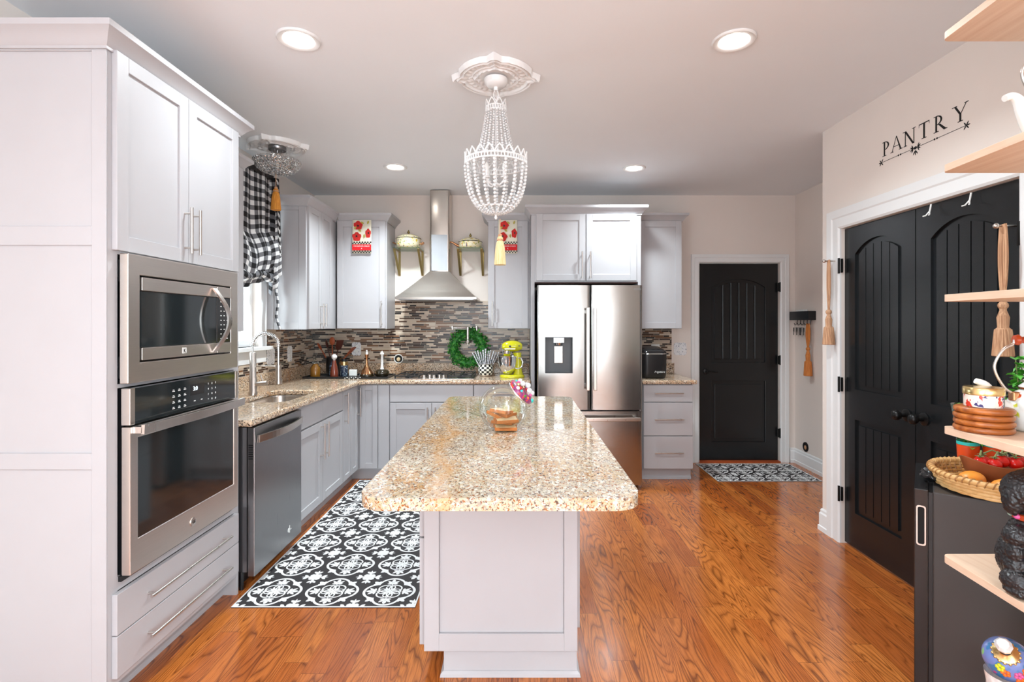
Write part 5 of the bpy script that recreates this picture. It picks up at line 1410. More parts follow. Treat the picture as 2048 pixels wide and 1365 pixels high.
def slice_(cx, cy, cz, rx, ry, rz, L=.085, H=.075, th=.016, lab=''):
    t = thing('bread_slice', lab, 'bread', (cx, cy, cz), group='bread slices in the jar')
    n = 6; pts = [(-L/2, -H/2), (L/2, -H/2), (L/2, H*.2), (L*.55, H*.36), (L*.35, H/2), (-L*.35, H/2), (-L*.55, H*.36), (-L/2, H*.2)]
    T = Matrix.Translation((cx, cy, cz)) @ Matrix.Rotation(rz, 4, 'Z') @ Matrix.Rotation(ry, 4, 'Y') @ Matrix.Rotation(rx, 4, 'X')
    m = MB(); m.loft([[T @ Vector((p[0]*.93, p[1]*.93, h)) for p in pts] for h in (-th/2, th/2)]); m.build('crumb', M['bread'], t, bevel=.002)
    m = MB(); m.loft([[T @ Vector((p[0], p[1], h)) for p in pts] for h in (-th/2+.001, th/2-.001)], cap=True); m.build('crust', M['crust'], t, bevel=.002)
zb = CT+.014
for k, (dx, dy, dz, rx, ry, rz) in enumerate(((.012, -.02, .002, .06, .02, .1), (.004, .02, .020, -.05, .03, -.3), (.016, -.022, .038, .08, -.03, .2), (-.03, .012, .046, .1, .5, .6), (.01, .03, .056, .05, .0, 1.0), (-.006, -.004, .076, -.1, .08, -.5))):
    lb = ('toasted bread slice lying on the floor of the glass jar', 'bread slice second from the floor of the glass jar', 'bread slice with white crumb facing out in the middle of the glass jar', 'bread slice tilted against the left side of the glass jar', 'bread slice at the back of the pile in the glass jar', 'topmost bread slice of the pile in the glass jar')[k]
    slice_(jx+dx, jy+dy, zb+dz, rx, ry, rz, .105 if dz < .04 else .088, .08, .017, lb)

# ------------------------------------------------------------------ PANTRY lettering on the right wall
def wallword():
    t = thing('wall_lettering', 'black PANTRY lettering with flourish on the wall above the double doors', 'wall lettering', (PW, 2.67, 2.38))
    # reading direction is -Y; local u grows with reading, z up, w out of the wall (-X)
    T = Matrix(((0, -1, 0, PW), (-1, 0, 0, 2.945), (0, 0, 1, 2.383), (0, 0, 0, 1)))
    H = .082
    def st(m, p, q, w0, w1=None):
        w1 = w0 if w1 is None else w1; m.prism([(p[0]-w0/2, p[1]), (p[0]+w0/2, p[1]), (q[0]+w1/2, q[1]), (q[0]-w1/2, q[1])], .0004, .0015)
    def serif(m, x, z, w_=.026): m.prism([(x-w_/2, z), (x+w_/2, z), (x+w_/2, z+.0035), (x-w_/2, z+.0035)], .0004, .0016)
    def bowl(m, x, z0, z1, r, th, n=14):
        cz = (z0+z1)/2; hr = (z1-z0)/2; o = []; i = []
        for k in range(n+1):
            a = -PI/2+PI*k/n; o.append((x+r*math.cos(a), cz+hr*math.sin(a))); i.append((x+max(0, (r-th))*math.cos(a), cz+(hr-.004)*math.sin(a)))
        m.prism(o+i[::-1], .0004, .00155)
    glyphs = []
    def gP(m, x): st(m, (x, 0), (x, H), .010); serif(m, x, 0, .03); serif(m, x-.003, H-.0035, .024); bowl(m, x+.002, H*.42, H, .034, .010)
    def gA(m, x): st(m, (x-.034, 0), (x, H*1.02), .0045, .003); st(m, (x+.032, 0), (x-.001, H*1.02), .011, .005); st(m, (x-.022, H*.32), (x-.022, H*.365), .0); m.prism([(x-.022, H*.33), (x+.020, H*.33), (x+.019, H*.37), (x-.020, H*.37)], .0004, .0014); serif(m, x-.034, 0, .022); serif(m, x+.032, 0, .026)
    def gN(m, x): st(m, (x-.030, 0), (x-.030, H), .005); st(m, (x+.030, 0), (x+.030, H), .005); st(m, (x+.026, 0), (x-.030, H), .012); serif(m, x-.030, 0, .024); serif(m, x-.036, H-.0035, .022); serif(m, x+.030, H-.0035, .024)
    def gT(m, x): st(m, (x, 0), (x, H), .011); serif(m, x, 0, .03); m.prism([(x-.034, H-.005), (x+.034, H-.005), (x+.034, H), (x-.034, H)], .0004, .0014); m.prism([(x-.034, H-.018), (x-.031, H-.004), (x-.034, H)], .0004, .0014); m.prism([(x+.034, H-.018), (x+.034, H), (x+.031, H-.004)], .0004, .0014)
    def gR(m, x): gP(m, x); m.prism([(x+.012, H*.44), (x+.024, H*.44), (x+.062, 0), (x+.047, -.002)], .0004, .0014); serif(m, x+.058, -.001, .016)
    def gY(m, x): st(m, (x, 0), (x, H*.48), .010); st(m, (x, H*.44), (x-.030, H), .011); st(m, (x+.002, H*.44), (x+.034, H), .004); serif(m, x, 0, .028); serif(m, x-.032, H-.0035, .028); serif(m, x+.034, H-.0035, .022)
    for nm, f, u in (('letter', gP, .012), ('letter', gA, .105), ('letter', gN, .20), ('letter', gT, .298), ('letter', gR, .375), ('letter', gY, .515)):
        m = MB(T); f(m, u); m.build(nm, M['dark'], t)
    m = MB(T); zc = -.030
    for a, b in ((-.01, .12), (.135, .225), (.255, .365), (.38, .545)): m.prism([(a, zc-.001), (b, zc-.001), (b, zc+.0012), (a, zc+.0012)], .0004, .0014)
    for u in (.12, .135, .365, .38): m.lathe([(.005, 0), (.005, .001), (.001, .001)], (u, .0004, zc), 12, Matrix.Rotation(-PI/2, 4, 'X'))
    def lf(c, a, L, W): m.prism(leaf(c, a, L, W), .0004, .0014)
    lf((.227, zc), 0, .026, .008)
    for s_ in (-1, 1):
        for a in (.5, 1.1): lf((.24+s_*.014, zc), PI/2-s_*a+(0), .024, .003); lf((.24+s_*.014, zc), -PI/2+s_*a, .024, .003)
    for a in (-.6, 0, .6):
        lf((.24, zc-.012), -PI/2+a, .028, .003)
    for e, d in ((-.012, PI), (.547, 0)):
        for a in (-2.2, -.9, 0, .9, 2.2): lf((e, zc), d+a, .022, .003)
    m.build('flourish', M['dark'], t)
wallword()

# key rack in the nook
kr = thing('key_rack', 'small black key rack with hooks on the nook wall', 'key rack', (NW, 5.06, 1.53)); mk = mXn(NW)
m = MB(mk); m.box(4.885, 5.225, .0005, .075, 1.46, 1.545); m.build('box', M['black'], kr, bevel=.003)
for k, yy in enumerate((4.92, 4.98, 5.04, 5.10, 5.16)):
    m = MB(mk); m.tube([(yy, .03, 1.46), (yy, .035, 1.42), (yy, .055, 1.41), (yy, .062, 1.43)], .0035, 6); m.build('hook', M['black'], kr, smooth=True)
o = MB(mk).box(5.0, 5.13, .015, .06, 1.5455, 1.562).build('letter_stack', M['white_card'], bevel=.002); tag(o, 'small white stack of papers lying on the black key rack', 'papers')
for yy, lb in ((5.155, 'dark key bunch on the key rack, nearest the black door'), (5.10, 'dark key fob bunch in the middle of the key rack'), (5.03, 'silver and black key bunch on the key rack, nearest the tassel')):
    t = thing('key_bunch', lb, 'keys', (NW-.05, yy, 1.40), group='keys on the rack')
    m = MB(mk); m.tube([(yy+.014*math.cos(a), .05, 1.395+.014*math.sin(a)) for a in [2*PI*k/12 for k in range(13)]], .0018, 5); m.build('ring', M['nickel'], t)
    for j in range(3):
        m = MB(mk); u = yy-.018+.018*j; m.box(u-.008, u+.008, .046+.006*j, .050+.006*j, 1.345-.012*(j % 2), 1.385); m.box(u-.003, u+.003, .046+.006*j, .050+.006*j, 1.31-.012*(j % 2), 1.346-.012*(j % 2)); m.build('key', M['black' if j != 1 else 'nickel'], t, bevel=.001)
def rope_tassel(x, y, z0, zk, zt, zb, r, label, mat='rope', skirt='rope', spread=.03, dirv=(0, 1, 0), group=None, seedk=0):
    """doubled rope from z0 to the knot zk, narrow wrapped neck to zt, skirt down to zb"""
    t = thing('rope_tassel', label, 'tassel tie', (x, y, z0), group=group); dv = Vector(dirv)
    m = MB(); 
    for s_ in (-1.0, -.35, .4, 1.0):
        pts = []
        for k in range(15):
            q = k/14; off = s_*spread*math.sin(PI*(.18+.82*q))*(1 if k < 14 else .6); pts.append(Vector((x, y, z0+(zk-z0)*q))+dv*off+Vector((0, 0, 0)))
        m.tube(pts, .0065, 6)
    m.build('rope', M[mat], t, smooth=True)
    c = (x, y, 0)
    m = MB(); m.ball((x, y, zk), r*.55, 2); m.lathe([(r*.4, zk), (r*.34, zk-.02), (r*.62, (zk*.5+zt*.5)), (r*.55, zt+.008), (r*.75, zt)], c, 18); m.build('head', M[mat], t, smooth=True)
    m = MB(); n = 40; R = []
    for pr, z in ((.78, zt), (.82, zt-.01), (.9, zt-.4*(zt-zb)), (1.02, zb+.003), (.9, zb), (.3, zb+.002)):
        R.append([(x+r*pr*(1+.06*(k % 2))*math.cos(2*PI*k/n), y+r*pr*(1+.06*(k % 2))*math.sin(2*PI*k/n), z) for k in range(n)])
    m.loft(R); m.build('skirt', M[skirt], t, smooth=30); return t
rope_tassel(NW-.05, 4.935, 1.425, 1.18, 1.06, .92, .036, 'orange rope tassel hanging from the key rack in the nook', 'orangerope', 'orangerope', .03)
# tassel tiebacks on pins in the pantry door casing
for yy, lb in ((3.335, 'tan rope tassel tieback on the far side of the pantry doors'), (2.125, 'tan rope tassel tieback nearest the shelves beside the pantry doors')):
    t = thing('tieback_pin', 'steel pin in the door casing carrying the ' + ('far' if yy > 3 else 'near') + ' tassel tieback', 'pin', (PW-.02, yy, 1.84), group='casing pins')
    m = MB(); m.cyl((PW-.001, yy+.03, 1.835), (PW-.085, yy+.03, 1.835), .005); m.ball((PW-.088, yy+.03, 1.835), .012, 2); m.build('pin', M['nickel'], t, smooth=True)
    rope_tassel(PW-.058, yy+.03, 1.842, 1.50, 1.40, 1.285, .034, lb, 'rope', 'rope', .026, (0.25, .9, 0))

# ------------------------------------------------------------------ open shelves at the right edge
SYF = 1.47
SH = []
labs = ['topmost pale wood shelf at the right edge, near the ceiling', 'pale wood shelf carrying the white sketched kettle', 'empty pale wood shelf in front of the right pantry door', 'pale wood shelf carrying coasters, tin and flowered kettle', 'pale wood shelf carrying the black poodle figurine', 'lowest pale wood shelf carrying the blue flowered bottle']
for k, zt in enumerate((2.254, 1.876, 1.506, 1.130, .762, .390)):
    t = thing('wooden_shelf', labs[k], 'shelf', (1.214, SYF, zt-.02)); ly = .62
    xa, xb = 1.214, 1.214-(SYF-ly)*.09
    pts = []
    for cx, cy, a0, a1 in ((xa+.02, SYF-.02, 180, 92), ):
        for j in range(7):
            a = math.radians(a0+(a1-a0)*j/6); pts.append((cx+.02*math.cos(a), cy+.02*math.sin(a)))
    pts += [(SWX-.002, SYF), (SWX-.002, ly), (xb, ly)]
    m = counter_mb(); m.prism(pts, zt-.020, zt); m.build('board', M['shelf'], t, bevel=.008, seg=3)
    m = MB()
    for by in (1.33, .85): m.box(1.33, SWX-.002, by-.012, by+.012, zt-.026, zt-.0205); m.box(SWX-.008, SWX-.002, by-.012, by+.012, zt-.14, zt-.026)
    m.build('bracket', M['blackmetal'], t)
S2, S4, S5, S6, S1 = 1.8765, 1.1305, .7625, .3905, 2.2545
t = thing('candle_holder', 'small white and gold object on the topmost shelf', 'ornament', (1.30, 1.36, S1))
m = MB(); m.lathe([(.022, 0), (.022, .01), (.01, .03), (.02, .06), (.024, .10), (.001, .10)], (1.325, 1.41, S1), 20); m.build('body', M['white'], t, smooth=True)
m = MB(); m.lathe([(.023, 0), (.024, .004), (.023, .0099)], (1.325, 1.41, S1), 20, cap=False); m.build('foot_ring', M['gold'], t, smooth=True)

def kettle(cx, cy, z, r, h, label, mat, spout, hz, kn, wood_r=.015):
    """spout and handle point to -X"""
    t = thing('enamel_kettle', label, 'kettle', (cx, cy, z)); c = (cx, cy, z)
    m = MB(); m.lathe([(r*.80, 0), (r*.95, .01), (r, h*.3), (r*.93, h*.62), (r*.70, h*.90), (r*.52, h), (.001, h)], c, 40); m.build('body', M[mat], t, smooth=True)
    m = MB(); m.lathe([(r*.60, 0), (r*.62, .004), (r*.45, .018), (r*.2, .026), (.001, .028)], (cx, cy, z+h), 32); ld_ = m.build('lid', M['white'], t, smooth=True)
    m = MB(); m.lathe([(r*.615, -.002), (r*.63, .002), (r*.60, .005)], (cx, cy, z+h), 32, cap=False); m.build('lid_band', M['copper'], ld_, smooth=True)
    m = MB(); m.lathe([(.008, 0), (.012, .01), (.014, .02), (.008, .028), (.001, .03)], (cx, cy, z+h+.027), 14); m.build('lid_knob', M['gold'], ld_, smooth=True)
    sp_ = crv([(cx+a, cy, z+b) for a, b, q in spout]); sr_ = [v.x for v in crv([(q, 0, 0) for a, b, q in spout])]
    m = MB(); m.tube(sp_, sr_, 16); m.build('spout', M['white'], t, smooth=True)
    m = MB(); pts = []
    for k in range(17):
        a = math.radians(205-160*0-(k/16)*230); pts.append((cx+r*1.0*math.cos(a), cy, z+h*.95+(hz-h*.95)*.52+(hz-h*.95)*.55*math.sin(a)))
    left = [p for p in pts if True]
    m.tube(crv([(cx-r*.80, cy, z+h*.86), (cx-r*1.05, cy, z+h*1.0), (cx-r*1.28, cy, z+h+(hz-h)*.30), (cx-r*1.30, cy, z+h+(hz-h)*.52), (cx-r*1.08, cy, z+h+(hz-h)*.80), (cx-r*.84, cy, z+hz-.012), (cx-r*.80, cy, z+hz)]), .0036, 8)
    m.tube(crv([(cx+r*.80, cy, z+h*.86), (cx+r*1.05, cy, z+h*1.0), (cx+r*1.28, cy, z+h+(hz-h)*.30), (cx+r*1.30, cy, z+h+(hz-h)*.52), (cx+r*1.08, cy, z+h+(hz-h)*.80), (cx+r*.84, cy, z+hz-.012), (cx+r*.80, cy, z+hz)]), .0036, 8)
    hb = m.build('wire_handle', M['nickel'], t, smooth=True)
    m = MB(); m.box(cx-r*.90, cx-r*.72, cy-.012, cy+.012, z+h*.70, z+h*.92); m.box(cx+r*.72, cx+r*.90, cy-.012, cy+.012, z+h*.70, z+h*.92); m.build('handle_lug', M['copper'], t, bevel=.003)
    m = MB(); ry = Matrix.Rotation(PI/2, 4, 'Y'); L = r*.82
    m.lathe([(.004, -L), (.013, -L+.002), (wood_r, -L+.01), (.009, -L+.018), (.012, -L*.4), (.013, 0), (.012, L*.4), (.009, L-.018), (wood_r, L-.01), (.013, L-.002), (.004, L)], (cx, cy, z+hz), 20, ry); m.build('wooden_grip', M['woodred'], hb, smooth=True)
    return t
kettle(1.352, 1.25, S2, .092, .105, 'white enamel kettle with grey sketches on the second shelf from the top', 'kettle_bird',
       [(-.080, .02, .026), (-.096, .03, .022), (-.116, .060, .016), (-.130, .090, .012), (-.146, .102, .0095), (-.164, .097, .008)], .225, 1)
k2 = kettle(1.435, 1.392, S4, .088, .115, 'white enamel kettle with large orange and yellow flowers beside the coasters', 'kettle_flower',
       [(-.070, .055, .020), (-.095, .064, .017), (-.120, .095, .013), (-.138, .122, .0105), (-.160, .133, .0075)], .248, 1)
k2.rotation_euler.z = -.26
# coasters and tin
cx, cy = 1.285, 1.41
cx, cy = 1.268, 1.395
lb = ('lowest wooden coaster of the stack under the floral tin', 'second wooden coaster from the bottom of the stack, lighter wood', 'third wooden coaster from the bottom of the stack', 'top wooden coaster of the stack, directly under the tin')
for k in range(4):
    r = .064; m = MB(); m.lathe([(r*.93, 0), (r, .004), (r*1.01, .008), (r, .013), (r*.93, .0160), (.001, .0160)], (cx+.001*(k % 2), cy, S4+k*.0168), 40)
    tag(m.build('wooden_coaster', M['coaster'], smooth=True), lb[k], 'coaster', 'stacked wooden coasters')
tz = S4+4*.0168+.0005; tn = thing('floral_tin', 'small round tin with gold lid and floral check label on the coasters', 'tin', (cx, cy, tz))
m = MB(); m.lathe([(.041, 0), (.042, .003), (.042, .032), (.001, .032)], (cx, cy, tz), 40); m.build('body', M['tinlabel'], tn, smooth=40)
m = MB(); m.lathe([(.044, .0325), (.0445, .035), (.0445, .050), (.042, .053), (.001, .053)], (cx, cy, tz), 40); m.build('lid', M['gold'], tn, smooth=40)
def curved(mb, a0, a1, z0, z1, r, n=6):
    R = [[(cx+(r+o)*math.cos(a0+(a1-a0)*k/n), cy+(r+o)*math.sin(a0+(a1-a0)*k/n), z) for k in range(n+1)] for o, z in ((0, z0), (.0006, z0), (.0006, z1), (0, z1))]
    mb.loft(R, close=False)
m = MB(); curved(m, -2.35, -1.75, tz+.008, tz+.026, .0422); m.build('paper_label', M['white_card'], tn)
m = MB()
for i in range(6):
    for j in range(5):
        if (i+j) % 2 == 0: curved(m, -1.15+i*.13, -1.15+(i+1)*.13, tz+.003+j*.0056, tz+.003+(j+1)*.0056, .0422, 2)
m.build('check_print', M['bluelabel'], tn)

# mini fridge, angled in front of the shelves' wall
FA = math.radians(-38.5); fo = (1.400, 1.810, 0)
mf = thing('mini_fridge', 'dark grey mini fridge standing angled at the right edge', 'mini fridge', fo, FA)
mF = WM[mf.name]
def mfb(): return MB(mF)
mfb().box(.052, .445, 0.0, .43, .03, .838).build('body', M['fridgeside'], mf, bevel=.004)
d = mfb().box(0, .040, .0, .43, .03, .842).build('door', M['glossblack'], mf, bevel=.003)
mfb().box(.0405, .0515, .004, .426, .035, .834).build('gasket', M['black'], mf)
m = mfb(); m.b.transform(I4)
pts = rrect(.006, .033, .645, .785, .008, 4); pin = rrect(.010, .029, .650, .780, .006, 4)
m.prism(pts, -.003, -.0002, [pin]); m.build('handle_frame', M['nickel'], d)
m = mfb(); m.prism(pin, -.0010, -.0002); m.build('handle_recess', M['dark'], d)
m = mfb()
for x in (.09, .42):
    for y in (.04, .39): m.cyl((x, y, 0), (x, y, .03), .015)
m.build('feet', M['black'], mf)
# black plastic bag on fridge top behind the tray
def fw(x, y, z): return mF @ Vector((x, y, z))
m = MB(); m.ball(fw(.05, .13, .868), .03, 3, (1.0, 1.4, .8))
for v in m.b.verts:
    q = v.co; v.co += Vector((math.sin(q.z*260)*.004, math.sin(q.x*210+q.z*100)*.004, math.sin(q.y*190)*.004))
tag(m.build('plastic_bag', M['glossblack'], smooth=20), 'crumpled black plastic bag on the fridge top behind the tray', 'bag')

# rattan tray on the fridge
rx, ry_, rzz = 1.690, 1.775, .8435
rt = thing('rattan_tray', 'round woven rattan tray on the mini fridge', 'tray', (rx, ry_, rzz))
m = MB(); m.lathe([(.175, 0), (.18, .002), (.178, .007), (.001, .007)], (rx, ry_, rzz), 56); m.build('base', M['rattan_d'], rt, smooth=30)
m = MB()
for k in range(6):
    r = .04+k*.026; m.tube([(rx+r*math.cos(2*PI*j/48), ry_+r*math.sin(2*PI*j/48), rzz+.009) for j in range(49)], .004, 5)
m.build('base_weave', M['rattan'], rt, smooth=True)
for row in range(4):
    m = MB(); rr = .186+.005*row; z = rzz+.008+.0115*row; n = 60
    m.tube([(rx+(rr+.0026*math.cos(PI*j+row*PI))*math.cos(2*PI*j/n), ry_+(rr+.0026*math.cos(PI*j+row*PI))*math.sin(2*PI*j/n), z) for j in range(n+1)], .0066, 7)
    m.build('woven_band', M['rattan'], rt, smooth=True)
m = MB()
n = 60
for j in range(n):
    a = 2*PI*(j+.5)/n; m.tube([(rx+.182*math.cos(a), ry_+.182*math.sin(a), rzz+.004), (rx+.199*math.cos(a), ry_+.199*math.sin(a), rzz+.05)], .0035, 5)
tag(m.build('uprights', M['rattan_d'], rt, smooth=True), kind='stuff')
m = MB(); m.tube([(rx+.203*math.cos(2*PI*j/64), ry_+.203*math.sin(2*PI*j/64), rzz+.055) for j in range(65)], .0095, 10)
rim = m.build('rim', M['rattan'], rt, smooth=True)
m = MB(); pts = []
for j in range(64*9+1):
    a = 2*PI*j/(64*9); b = 2*PI*j/9*1.0; rr = .203+.0108*math.cos(b); pts.append((rx+rr*math.cos(a), ry_+rr*math.sin(a), rzz+.055+.0108*math.sin(b)))
m.tube(pts, .0022, 4); m.build('rim_binding', M['rattan_d'], rim, smooth=True)
def fruit(x, y, z, r, label, ang):
    m = MB(); m.ball((x, y, z), r, 3, (1.22, .95, .78), Matrix.Rotation(ang, 3, 'Z')); o = m.build('orange_fruit', M['fruit'], smooth=180); tag(o, label, 'fruit', 'orange fruit in the rattan tray')
ft_ = rzz+.0132
fruit(1.562, 1.762, ft_+.030, .037, 'orange fruit in the tray, farther left beside the wooden bowl', .3)
fruit(1.594, 1.668, ft_+.030, .037, 'orange fruit in the tray, nearer the poodle figurine', -.2)
# wooden bowl with tomatoes
bx, by, bz_ = 1.712, 1.832, rzz+.0135
wb = thing('wooden_bowl', 'wavy-rimmed wooden bowl of tomatoes in the rattan tray', 'bowl', (bx, by, bz_))
m = MB(); R = []
def br(s_, z):
    out = []
    for k in range(48):
        a = 2*PI*k/48; out.append((bx+.110*s_*math.cos(a)*1.12-.0*z, by+.062*s_*math.sin(a), bz_+z+(z/.062)*.012*math.cos(2*a)))
    return out
for s_, z in ((.35, 0), (.6, .006), (.85, .034), (1.0, .078), (.95, .079), (.80, .036), (.5, .010), (.05, .006)): R.append(br(s_, z))
m.loft(R); m.b.transform(I4); m.build('bowl', M['bowlwood'], wb, smooth=60)
tp = [(-.068, -.012, .052), (-.034, .022, .052), (-.028, -.028, .050), (.012, -.008, .056), (.050, -.024, .050), (.044, .024, .052), (.082, .004, .054)]
tl = ['tomato at the left tip of the wooden bowl', 'tomato at the back left of the wooden bowl', 'large front left tomato in the wooden bowl', 'tomato in the middle of the wooden bowl', 'front right tomato in the wooden bowl', 'tomato at the back right of the wooden bowl', 'tomato at the right tip of the wooden bowl']
tp = [(a_*1.0, b_*.8, c_+.018) for a_, b_, c_ in tp]
for (dx, dy, dz), lb in zip(tp, tl):
    t = thing('tomato', lb, 'tomato', (bx+dx, by+dy, bz_+dz), group='tomatoes in the wooden bowl')
    m = MB(); m.ball((bx+dx, by+dy, bz_+dz), .0225, 3, (1, 1, .9)); m.build('fruit', M['tomato'], t, smooth=180)
    m = MB()
    for k in range(5):
        a = 2*PI*k/5; c = Vector((bx+dx, by+dy, bz_+dz+.0205)); e = c+Vector((.015*math.cos(a), .015*math.sin(a), .004)); m.tube([c, c.lerp(e, .5)+Vector((0, 0, .003)), e], [.002, .0018, .0006], 5)
    m.build('calyx', M['vine'], t, smooth=True)
m = MB(); rnd = random.Random(9)
for a, b in ((0, 1), (1, 3), (3, 5), (5, 6), (2, 3), (3, 4), (4, 6)):
    p = Vector((bx+tp[a][0], by+tp[a][1], bz_+tp[a][2]+.026)); q = Vector((bx+tp[b][0], by+tp[b][1], bz_+tp[b][2]+.026)); m.tube([p, p.lerp(q, .5)+Vector((0, 0, .014)), q], .0028, 6)
tag(m.build('tomato_vine', M['vine'], smooth=True), 'green vine stalks lying over the tomatoes in the wooden bowl', 'vine')

# basil sleeves behind the bowl (on the fridge top)
def basil(x, y, label, lean=0, word=True, hgt=.30):
    z = .8395; t = thing('basil_plant', label, 'potted plant', (x, y, z), group='basil plants on the mini fridge')
    m = MB(); m.lathe([(.026, 0), (.033, .07), (.035, .115)], (x, y, z), 24, cap=False); m.lathe([(.030, 0), (.001, 0)], (x, y, z), 24); m.build('label_wrap', M['orange_label'], t, smooth=True)
    m = MB(); m.lathe([(.0352, .116), (.0355, .128)], (x, y, z), 24, cap=False); m.build('teal_band', M['teal'], t, smooth=True)
    m = MB(); m.lathe([(.036, .129), (.042, .20), (.054, .27)], (x, y, z), 24, cap=False); m.build('clear_sleeve', M['plastic'], t, smooth=True)
    if word:
        m = MB(); m.lathe([(.0175, 0), (.0175, .001), (.001, .001)], (x-.004, y-.0365, z+.088), 24, Matrix.Rotation(PI/2, 4, 'X'), sx=1.2); bd = m.build('organic_seal', M['white'], t)
        m = MB(); m.text('USDA', .0115, Matrix(((1, 0, 0, x-.004), (0, 0, -1, y-.0385), (0, 1, 0, z+.089), (0, 0, 0, 1))), .0003); m.text('ORGANIC', .0075, Matrix(((1, 0, 0, x-.004), (0, 0, -1, y-.0385), (0, 1, 0, z+.080), (0, 0, 0, 1))), .0003)
        m.build('seal_lettering', M['black'], bd)
    m = MB(); rnd = random.Random(int(x*1000))
    tips = []
    for k in range(7):
        a = rnd.uniform(0, 2*PI); r = rnd.uniform(.005, .028); top = Vector((x+r*math.cos(a)+lean, y+r*math.sin(a), z+hgt*rnd.uniform(.75, 1.05))); m.tube([(x, y, z+.10), top], .002, 5); tips.append(top)
    m.build('stems', M['vine'], t, smooth=True)
    m = MB()
    for tp_ in tips:
        for k in range(12):
            a = rnd.uniform(0, 2*PI); el = rnd.uniform(-.4, .6); d = Vector((math.cos(a)*math.cos(el), math.sin(a)*math.cos(el), math.sin(el))); c = tp_-Vector((0, 0, rnd.uniform(0, .12))); L = rnd.uniform(.024, .042); s_ = d.cross(Vector((0, 0, 1))).normalized(); up = s_.cross(d)
            W = L*.40; p1 = c+d*L*.3+s_*W+up*.004; p2 = c+d*L*.3-s_*W+up*.004; p3 = c+d*L*.7+s_*W*.8+up*.002; p4 = c+d*L*.7-s_*W*.8+up*.002; mid1 = c+d*L*.3-up*.003; mid2 = c+d*L*.7-up*.004; e = c+d*L-up*.008
            for f in ((c, p1, mid1), (c, mid1, p2), (p1, p3, mid2, mid1), (mid1, mid2, p4, p2), (p3, e, mid2), (mid2, e, p4)): m.poly(f)
    tag(m.build('leaves', M['basil'], t, smooth=180), kind='stuff')
basil(1.745, 1.985, 'basil plant in a clear sleeve, leftmost of the three on the fridge', 0, False, .27)
basil(1.815, 1.950, 'basil plant with white round seal, middle of the three on the fridge', .02, True, .32)
basil(1.885, 1.900, 'tall leafy basil plant at the right edge on the fridge', -.01, True, .44)

# poodle figurine -------------------------------------------------
dx, dy, dz = 1.281, 1.275, S5
pd = thing('poodle_figurine', 'glossy black poodle figurine sitting behind a basket of flowers', 'figurine', (dx, dy, dz))
m = MB(); P = Vector((dx, dy, dz))
def bl(x, y, z, r, s_=(1, 1, 1)): m.ball(P+Vector((x, y, z)), r, 3, s_)
bl(.0, .02, .070, .060, (1, .85, 1.15))          # rump and belly
bl(.0, .0, .135, .052, (1.05, .85, 1.0))         # chest
bl(0, 0, .178, .036)                              # neck
bl(.0, .0, .240, .057, (1.12, 1.0, .98))         # head of curls
bl(.010, -.052, .222, .024, (.9, 1.5, .8))       # muzzle
bl(-.050, .0, .222, .024, (.75, .95, 1.6)); bl(.050, .0, .222, .024, (.75, .95, 1.6))   # ears
bl(0, .0, .292, .016)
for s_ in (-1, 1):
    bl(s_*.044, -.012, .135, .032, (1.05, 1, .95)); bl(s_*.060, -.018, .098, .020, (.9, 1, 1.3)); bl(s_*.046, -.045, .105, .018, (1, 1.3, .9))
    bl(s_*.056, -.015, .065, .024, (1, 1, 1.3)); bl(s_*.064, -.028, .032, .030, (1, 1.2, 1.0)); bl(s_*.062, -.036, .014, .030, (1.1, 1.25, .5))
body = m.build('body', M['fur'], pd, smooth=180)
rm = body.modifiers.new('remesh', 'REMESH'); rm.mode = 'VOXEL'; rm.voxel_size = .0019; rm.use_smooth_shade = True
tx = bpy.data.textures.new('curls', 'CLOUDS'); tx.noise_scale = .0055; tx.noise_depth = 1
dm = body.modifiers.new('curls', 'DISPLACE'); dm.texture = tx; dm.strength = .005; dm.mid_level = .5
m = MB(); m.lathe([(.034, -.008), (.040, -.006), (.040, .006), (.034, .008)], (dx, dy-.002, dz+.180), 28); cl_ = m.build('collar', M['woodred'], pd, smooth=30)
for k in range(10):
    a = 2*PI*k/10; m = MB(); m.ball((dx+.040*math.cos(a), dy-.002+.040*math.sin(a), dz+.181), .0075, 2, (1, 1, .9)); m.build('collar_flower', M[('mint', 'pink')[k % 2]], cl_, smooth=True)
for s_ in (-1, 1):
    m = MB(); m.ball((dx+.010+s_*.020, dy-.056, dz+.250), .0055, 2); m.build('eye', M['white'], pd, smooth=True)
m = MB(); m.ball((dx+.010, dy-.088, dz+.228), .0075, 2); m.build('nose', M['glossblack'], pd, smooth=True)
m = MB(); m.tube([(dx-.000, dy, dz+.298), (dx-.030, dy-.01, dz+.318)], [.005, .001], 8); m.tube([(dx+.002, dy, dz+.298), (dx+.02, dy-.02, dz+.322)], [.004, .001], 8); m.build('gold_bow', M['gold'], pd, smooth=True)
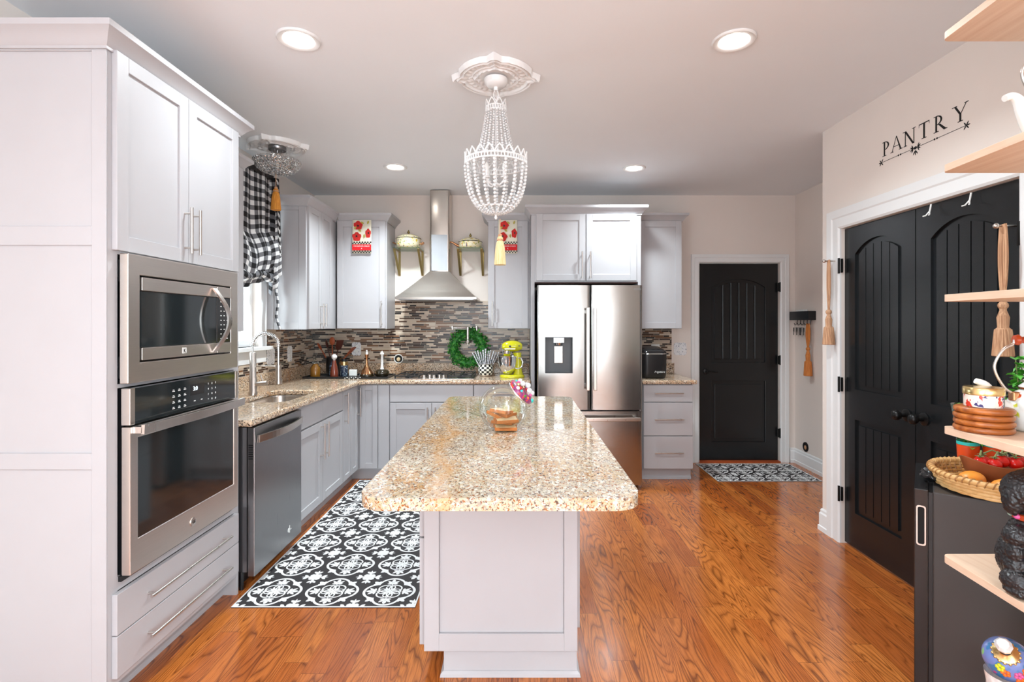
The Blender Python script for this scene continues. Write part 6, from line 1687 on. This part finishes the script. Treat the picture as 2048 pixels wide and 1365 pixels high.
# basket and flowers belong to the same figurine
kx, ky = dx+.008, dy-.066
m = MB(); R = []
for j in range(9):
    z = .006+.058*j/8; r = .036+.012*j/8; R.append([(kx+(r+.0012*((k+j) % 2))*math.cos(2*PI*k/44), ky+(r*.85+.0012*((k+j) % 2))*math.sin(2*PI*k/44), dz+z) for k in range(44)])
m.loft(R); bk = m.build('basket', M['wicker'], pd)
m = MB(); m.lathe([(.040, 0), (.042, .003), (.040, .006), (.036, .006)], (kx, ky, dz), 36, sy=.88); m.tube([(kx+.050*math.cos(2*PI*k/36), ky+.043*math.sin(2*PI*k/36), dz+.065) for k in range(37)], .004, 8); m.build('basket_rim', M['woodred'], bk, smooth=30)
rnd = random.Random(21)
for k in range(26):
    a = 2*PI*k/13+(.25 if k > 12 else 0); r = .047 if k < 13 else .030; h = .078 if k < 13 else .098; c = Vector((kx+r*math.cos(a), ky+r*.85*math.sin(a), dz+h)); mt_ = ('pink', 'mint', 'lilac', 'mint')[k % 4]
    nrm = Vector((math.cos(a), math.sin(a)*.9, .6)).normalized(); u = nrm.orthogonal().normalized(); v = nrm.cross(u)
    m = MB()
    for q in range(5): m.ball(c+u*(.007*math.cos(2*PI*q/5))+v*(.007*math.sin(2*PI*q/5)), .0062, 1)
    m.ball(c+nrm*.004, .004, 1); m.build('flower', M[mt_], pd, smooth=True)
m = MB(); m.ball((kx, ky, dz+.085), .036, 2, (1, .85, .7)); m.build('flower_bed', M['mint'], bk, smooth=True)

# blue flowered perfume-style bottle on the lowest shelf
qx, qy, qz = 1.262, 1.32, S6
pb = thing('decorative_bottle', 'round blue flowered glass bottle with gold collar and clear stopper', 'bottle', (qx, qy, qz))
m = MB(); m.lathe([(.040, 0), (.042, .01), (.042, .10), (.047, .128)], (qx, qy, qz), 36, cap=False); m.lathe([(.040, 0), (.001, 0)], (qx, qy, qz), 36); m.build('cup', M['crystal'], pb, smooth=True)
m = MB(); m.ball((qx, qy, qz+.168), .051, 4); bb = m.build('globe', M['bottle'], pb, smooth=180)
ax2 = Vector((-.56, -.48, .66)).normalized(); r2 = ax2.to_track_quat('Z', 'Y').to_matrix().to_4x4(); c2 = Vector((qx, qy, qz+.168))+ax2*.0515
m = MB(); m.lathe([(.027, -.008), (.026, -.002), (.014, .004), (.010, .010), (.013, .014)], c2, 24, r2, cap=False)
for k in range(16):
    a = 2*PI*k/16; m.ball(c2+r2.to_3x3() @ Vector((.026*math.cos(a), .026*math.sin(a), -.007)), .0042, 1)
m.build('gold_collar', M['gold'], pb, smooth=True)
m = MB(); m.lathe([(.008, .012), (.012, .02), (.017, .035), (.018, .046), (.012, .056), (.001, .060)], c2, 9, r2); m.build('stopper', M['crystal'], pb)
for k, (a, el, mt_) in enumerate(((-1.9, -.25, 'pink'), (-1.5, -.35, 'lilac'), (-1.1, -.28, 'pink'), (-2.6, -.1, 'ygreen'), (-2.4, -.3, 'orange'), (-1.6, .0, 'orange'), (-1.2, .1, 'pink'), (-.8, -.1, 'mint'), (-1.75, -.55, 'orange'))):
    d = Vector((math.cos(a)*math.cos(el), math.sin(a)*math.cos(el), math.sin(el))); u = d.orthogonal().normalized(); v = d.cross(u); c = Vector((qx, qy, qz+.168))+d*.0505; m = MB()
    for q in range(5): m.ball(c+u*(.006*math.cos(2*PI*q/5))+v*(.006*math.sin(2*PI*q/5)), .0052, 1, (1, 1, 1))
    m.build('painted_flower', M[mt_], bb, smooth=True)
o = MB().ball((1.345, 1.24, S6+.045), .042, 3, (1, 1, 1.05)).build('glass_globe', M['smoky'], smooth=180); tag(o, 'grey glass ball beside the blue flowered bottle', 'ornament')

# small finial seen over the tower cabinet crown
t = thing('brass_finial', 'small brass finial ornament standing on top of the tall oven cabinet', 'ornament', (-1.52, 2.02, 2.446))
m = MB(); m.lathe([(.02, 0), (.02, .008), (.006, .02), (.008, .05), (.012, .065), (.006, .08), (.012, .095), (.001, .12)], (-1.52, 2.02, 2.446), 16); m.build('finial', M['oldbrass'], t, smooth=True)
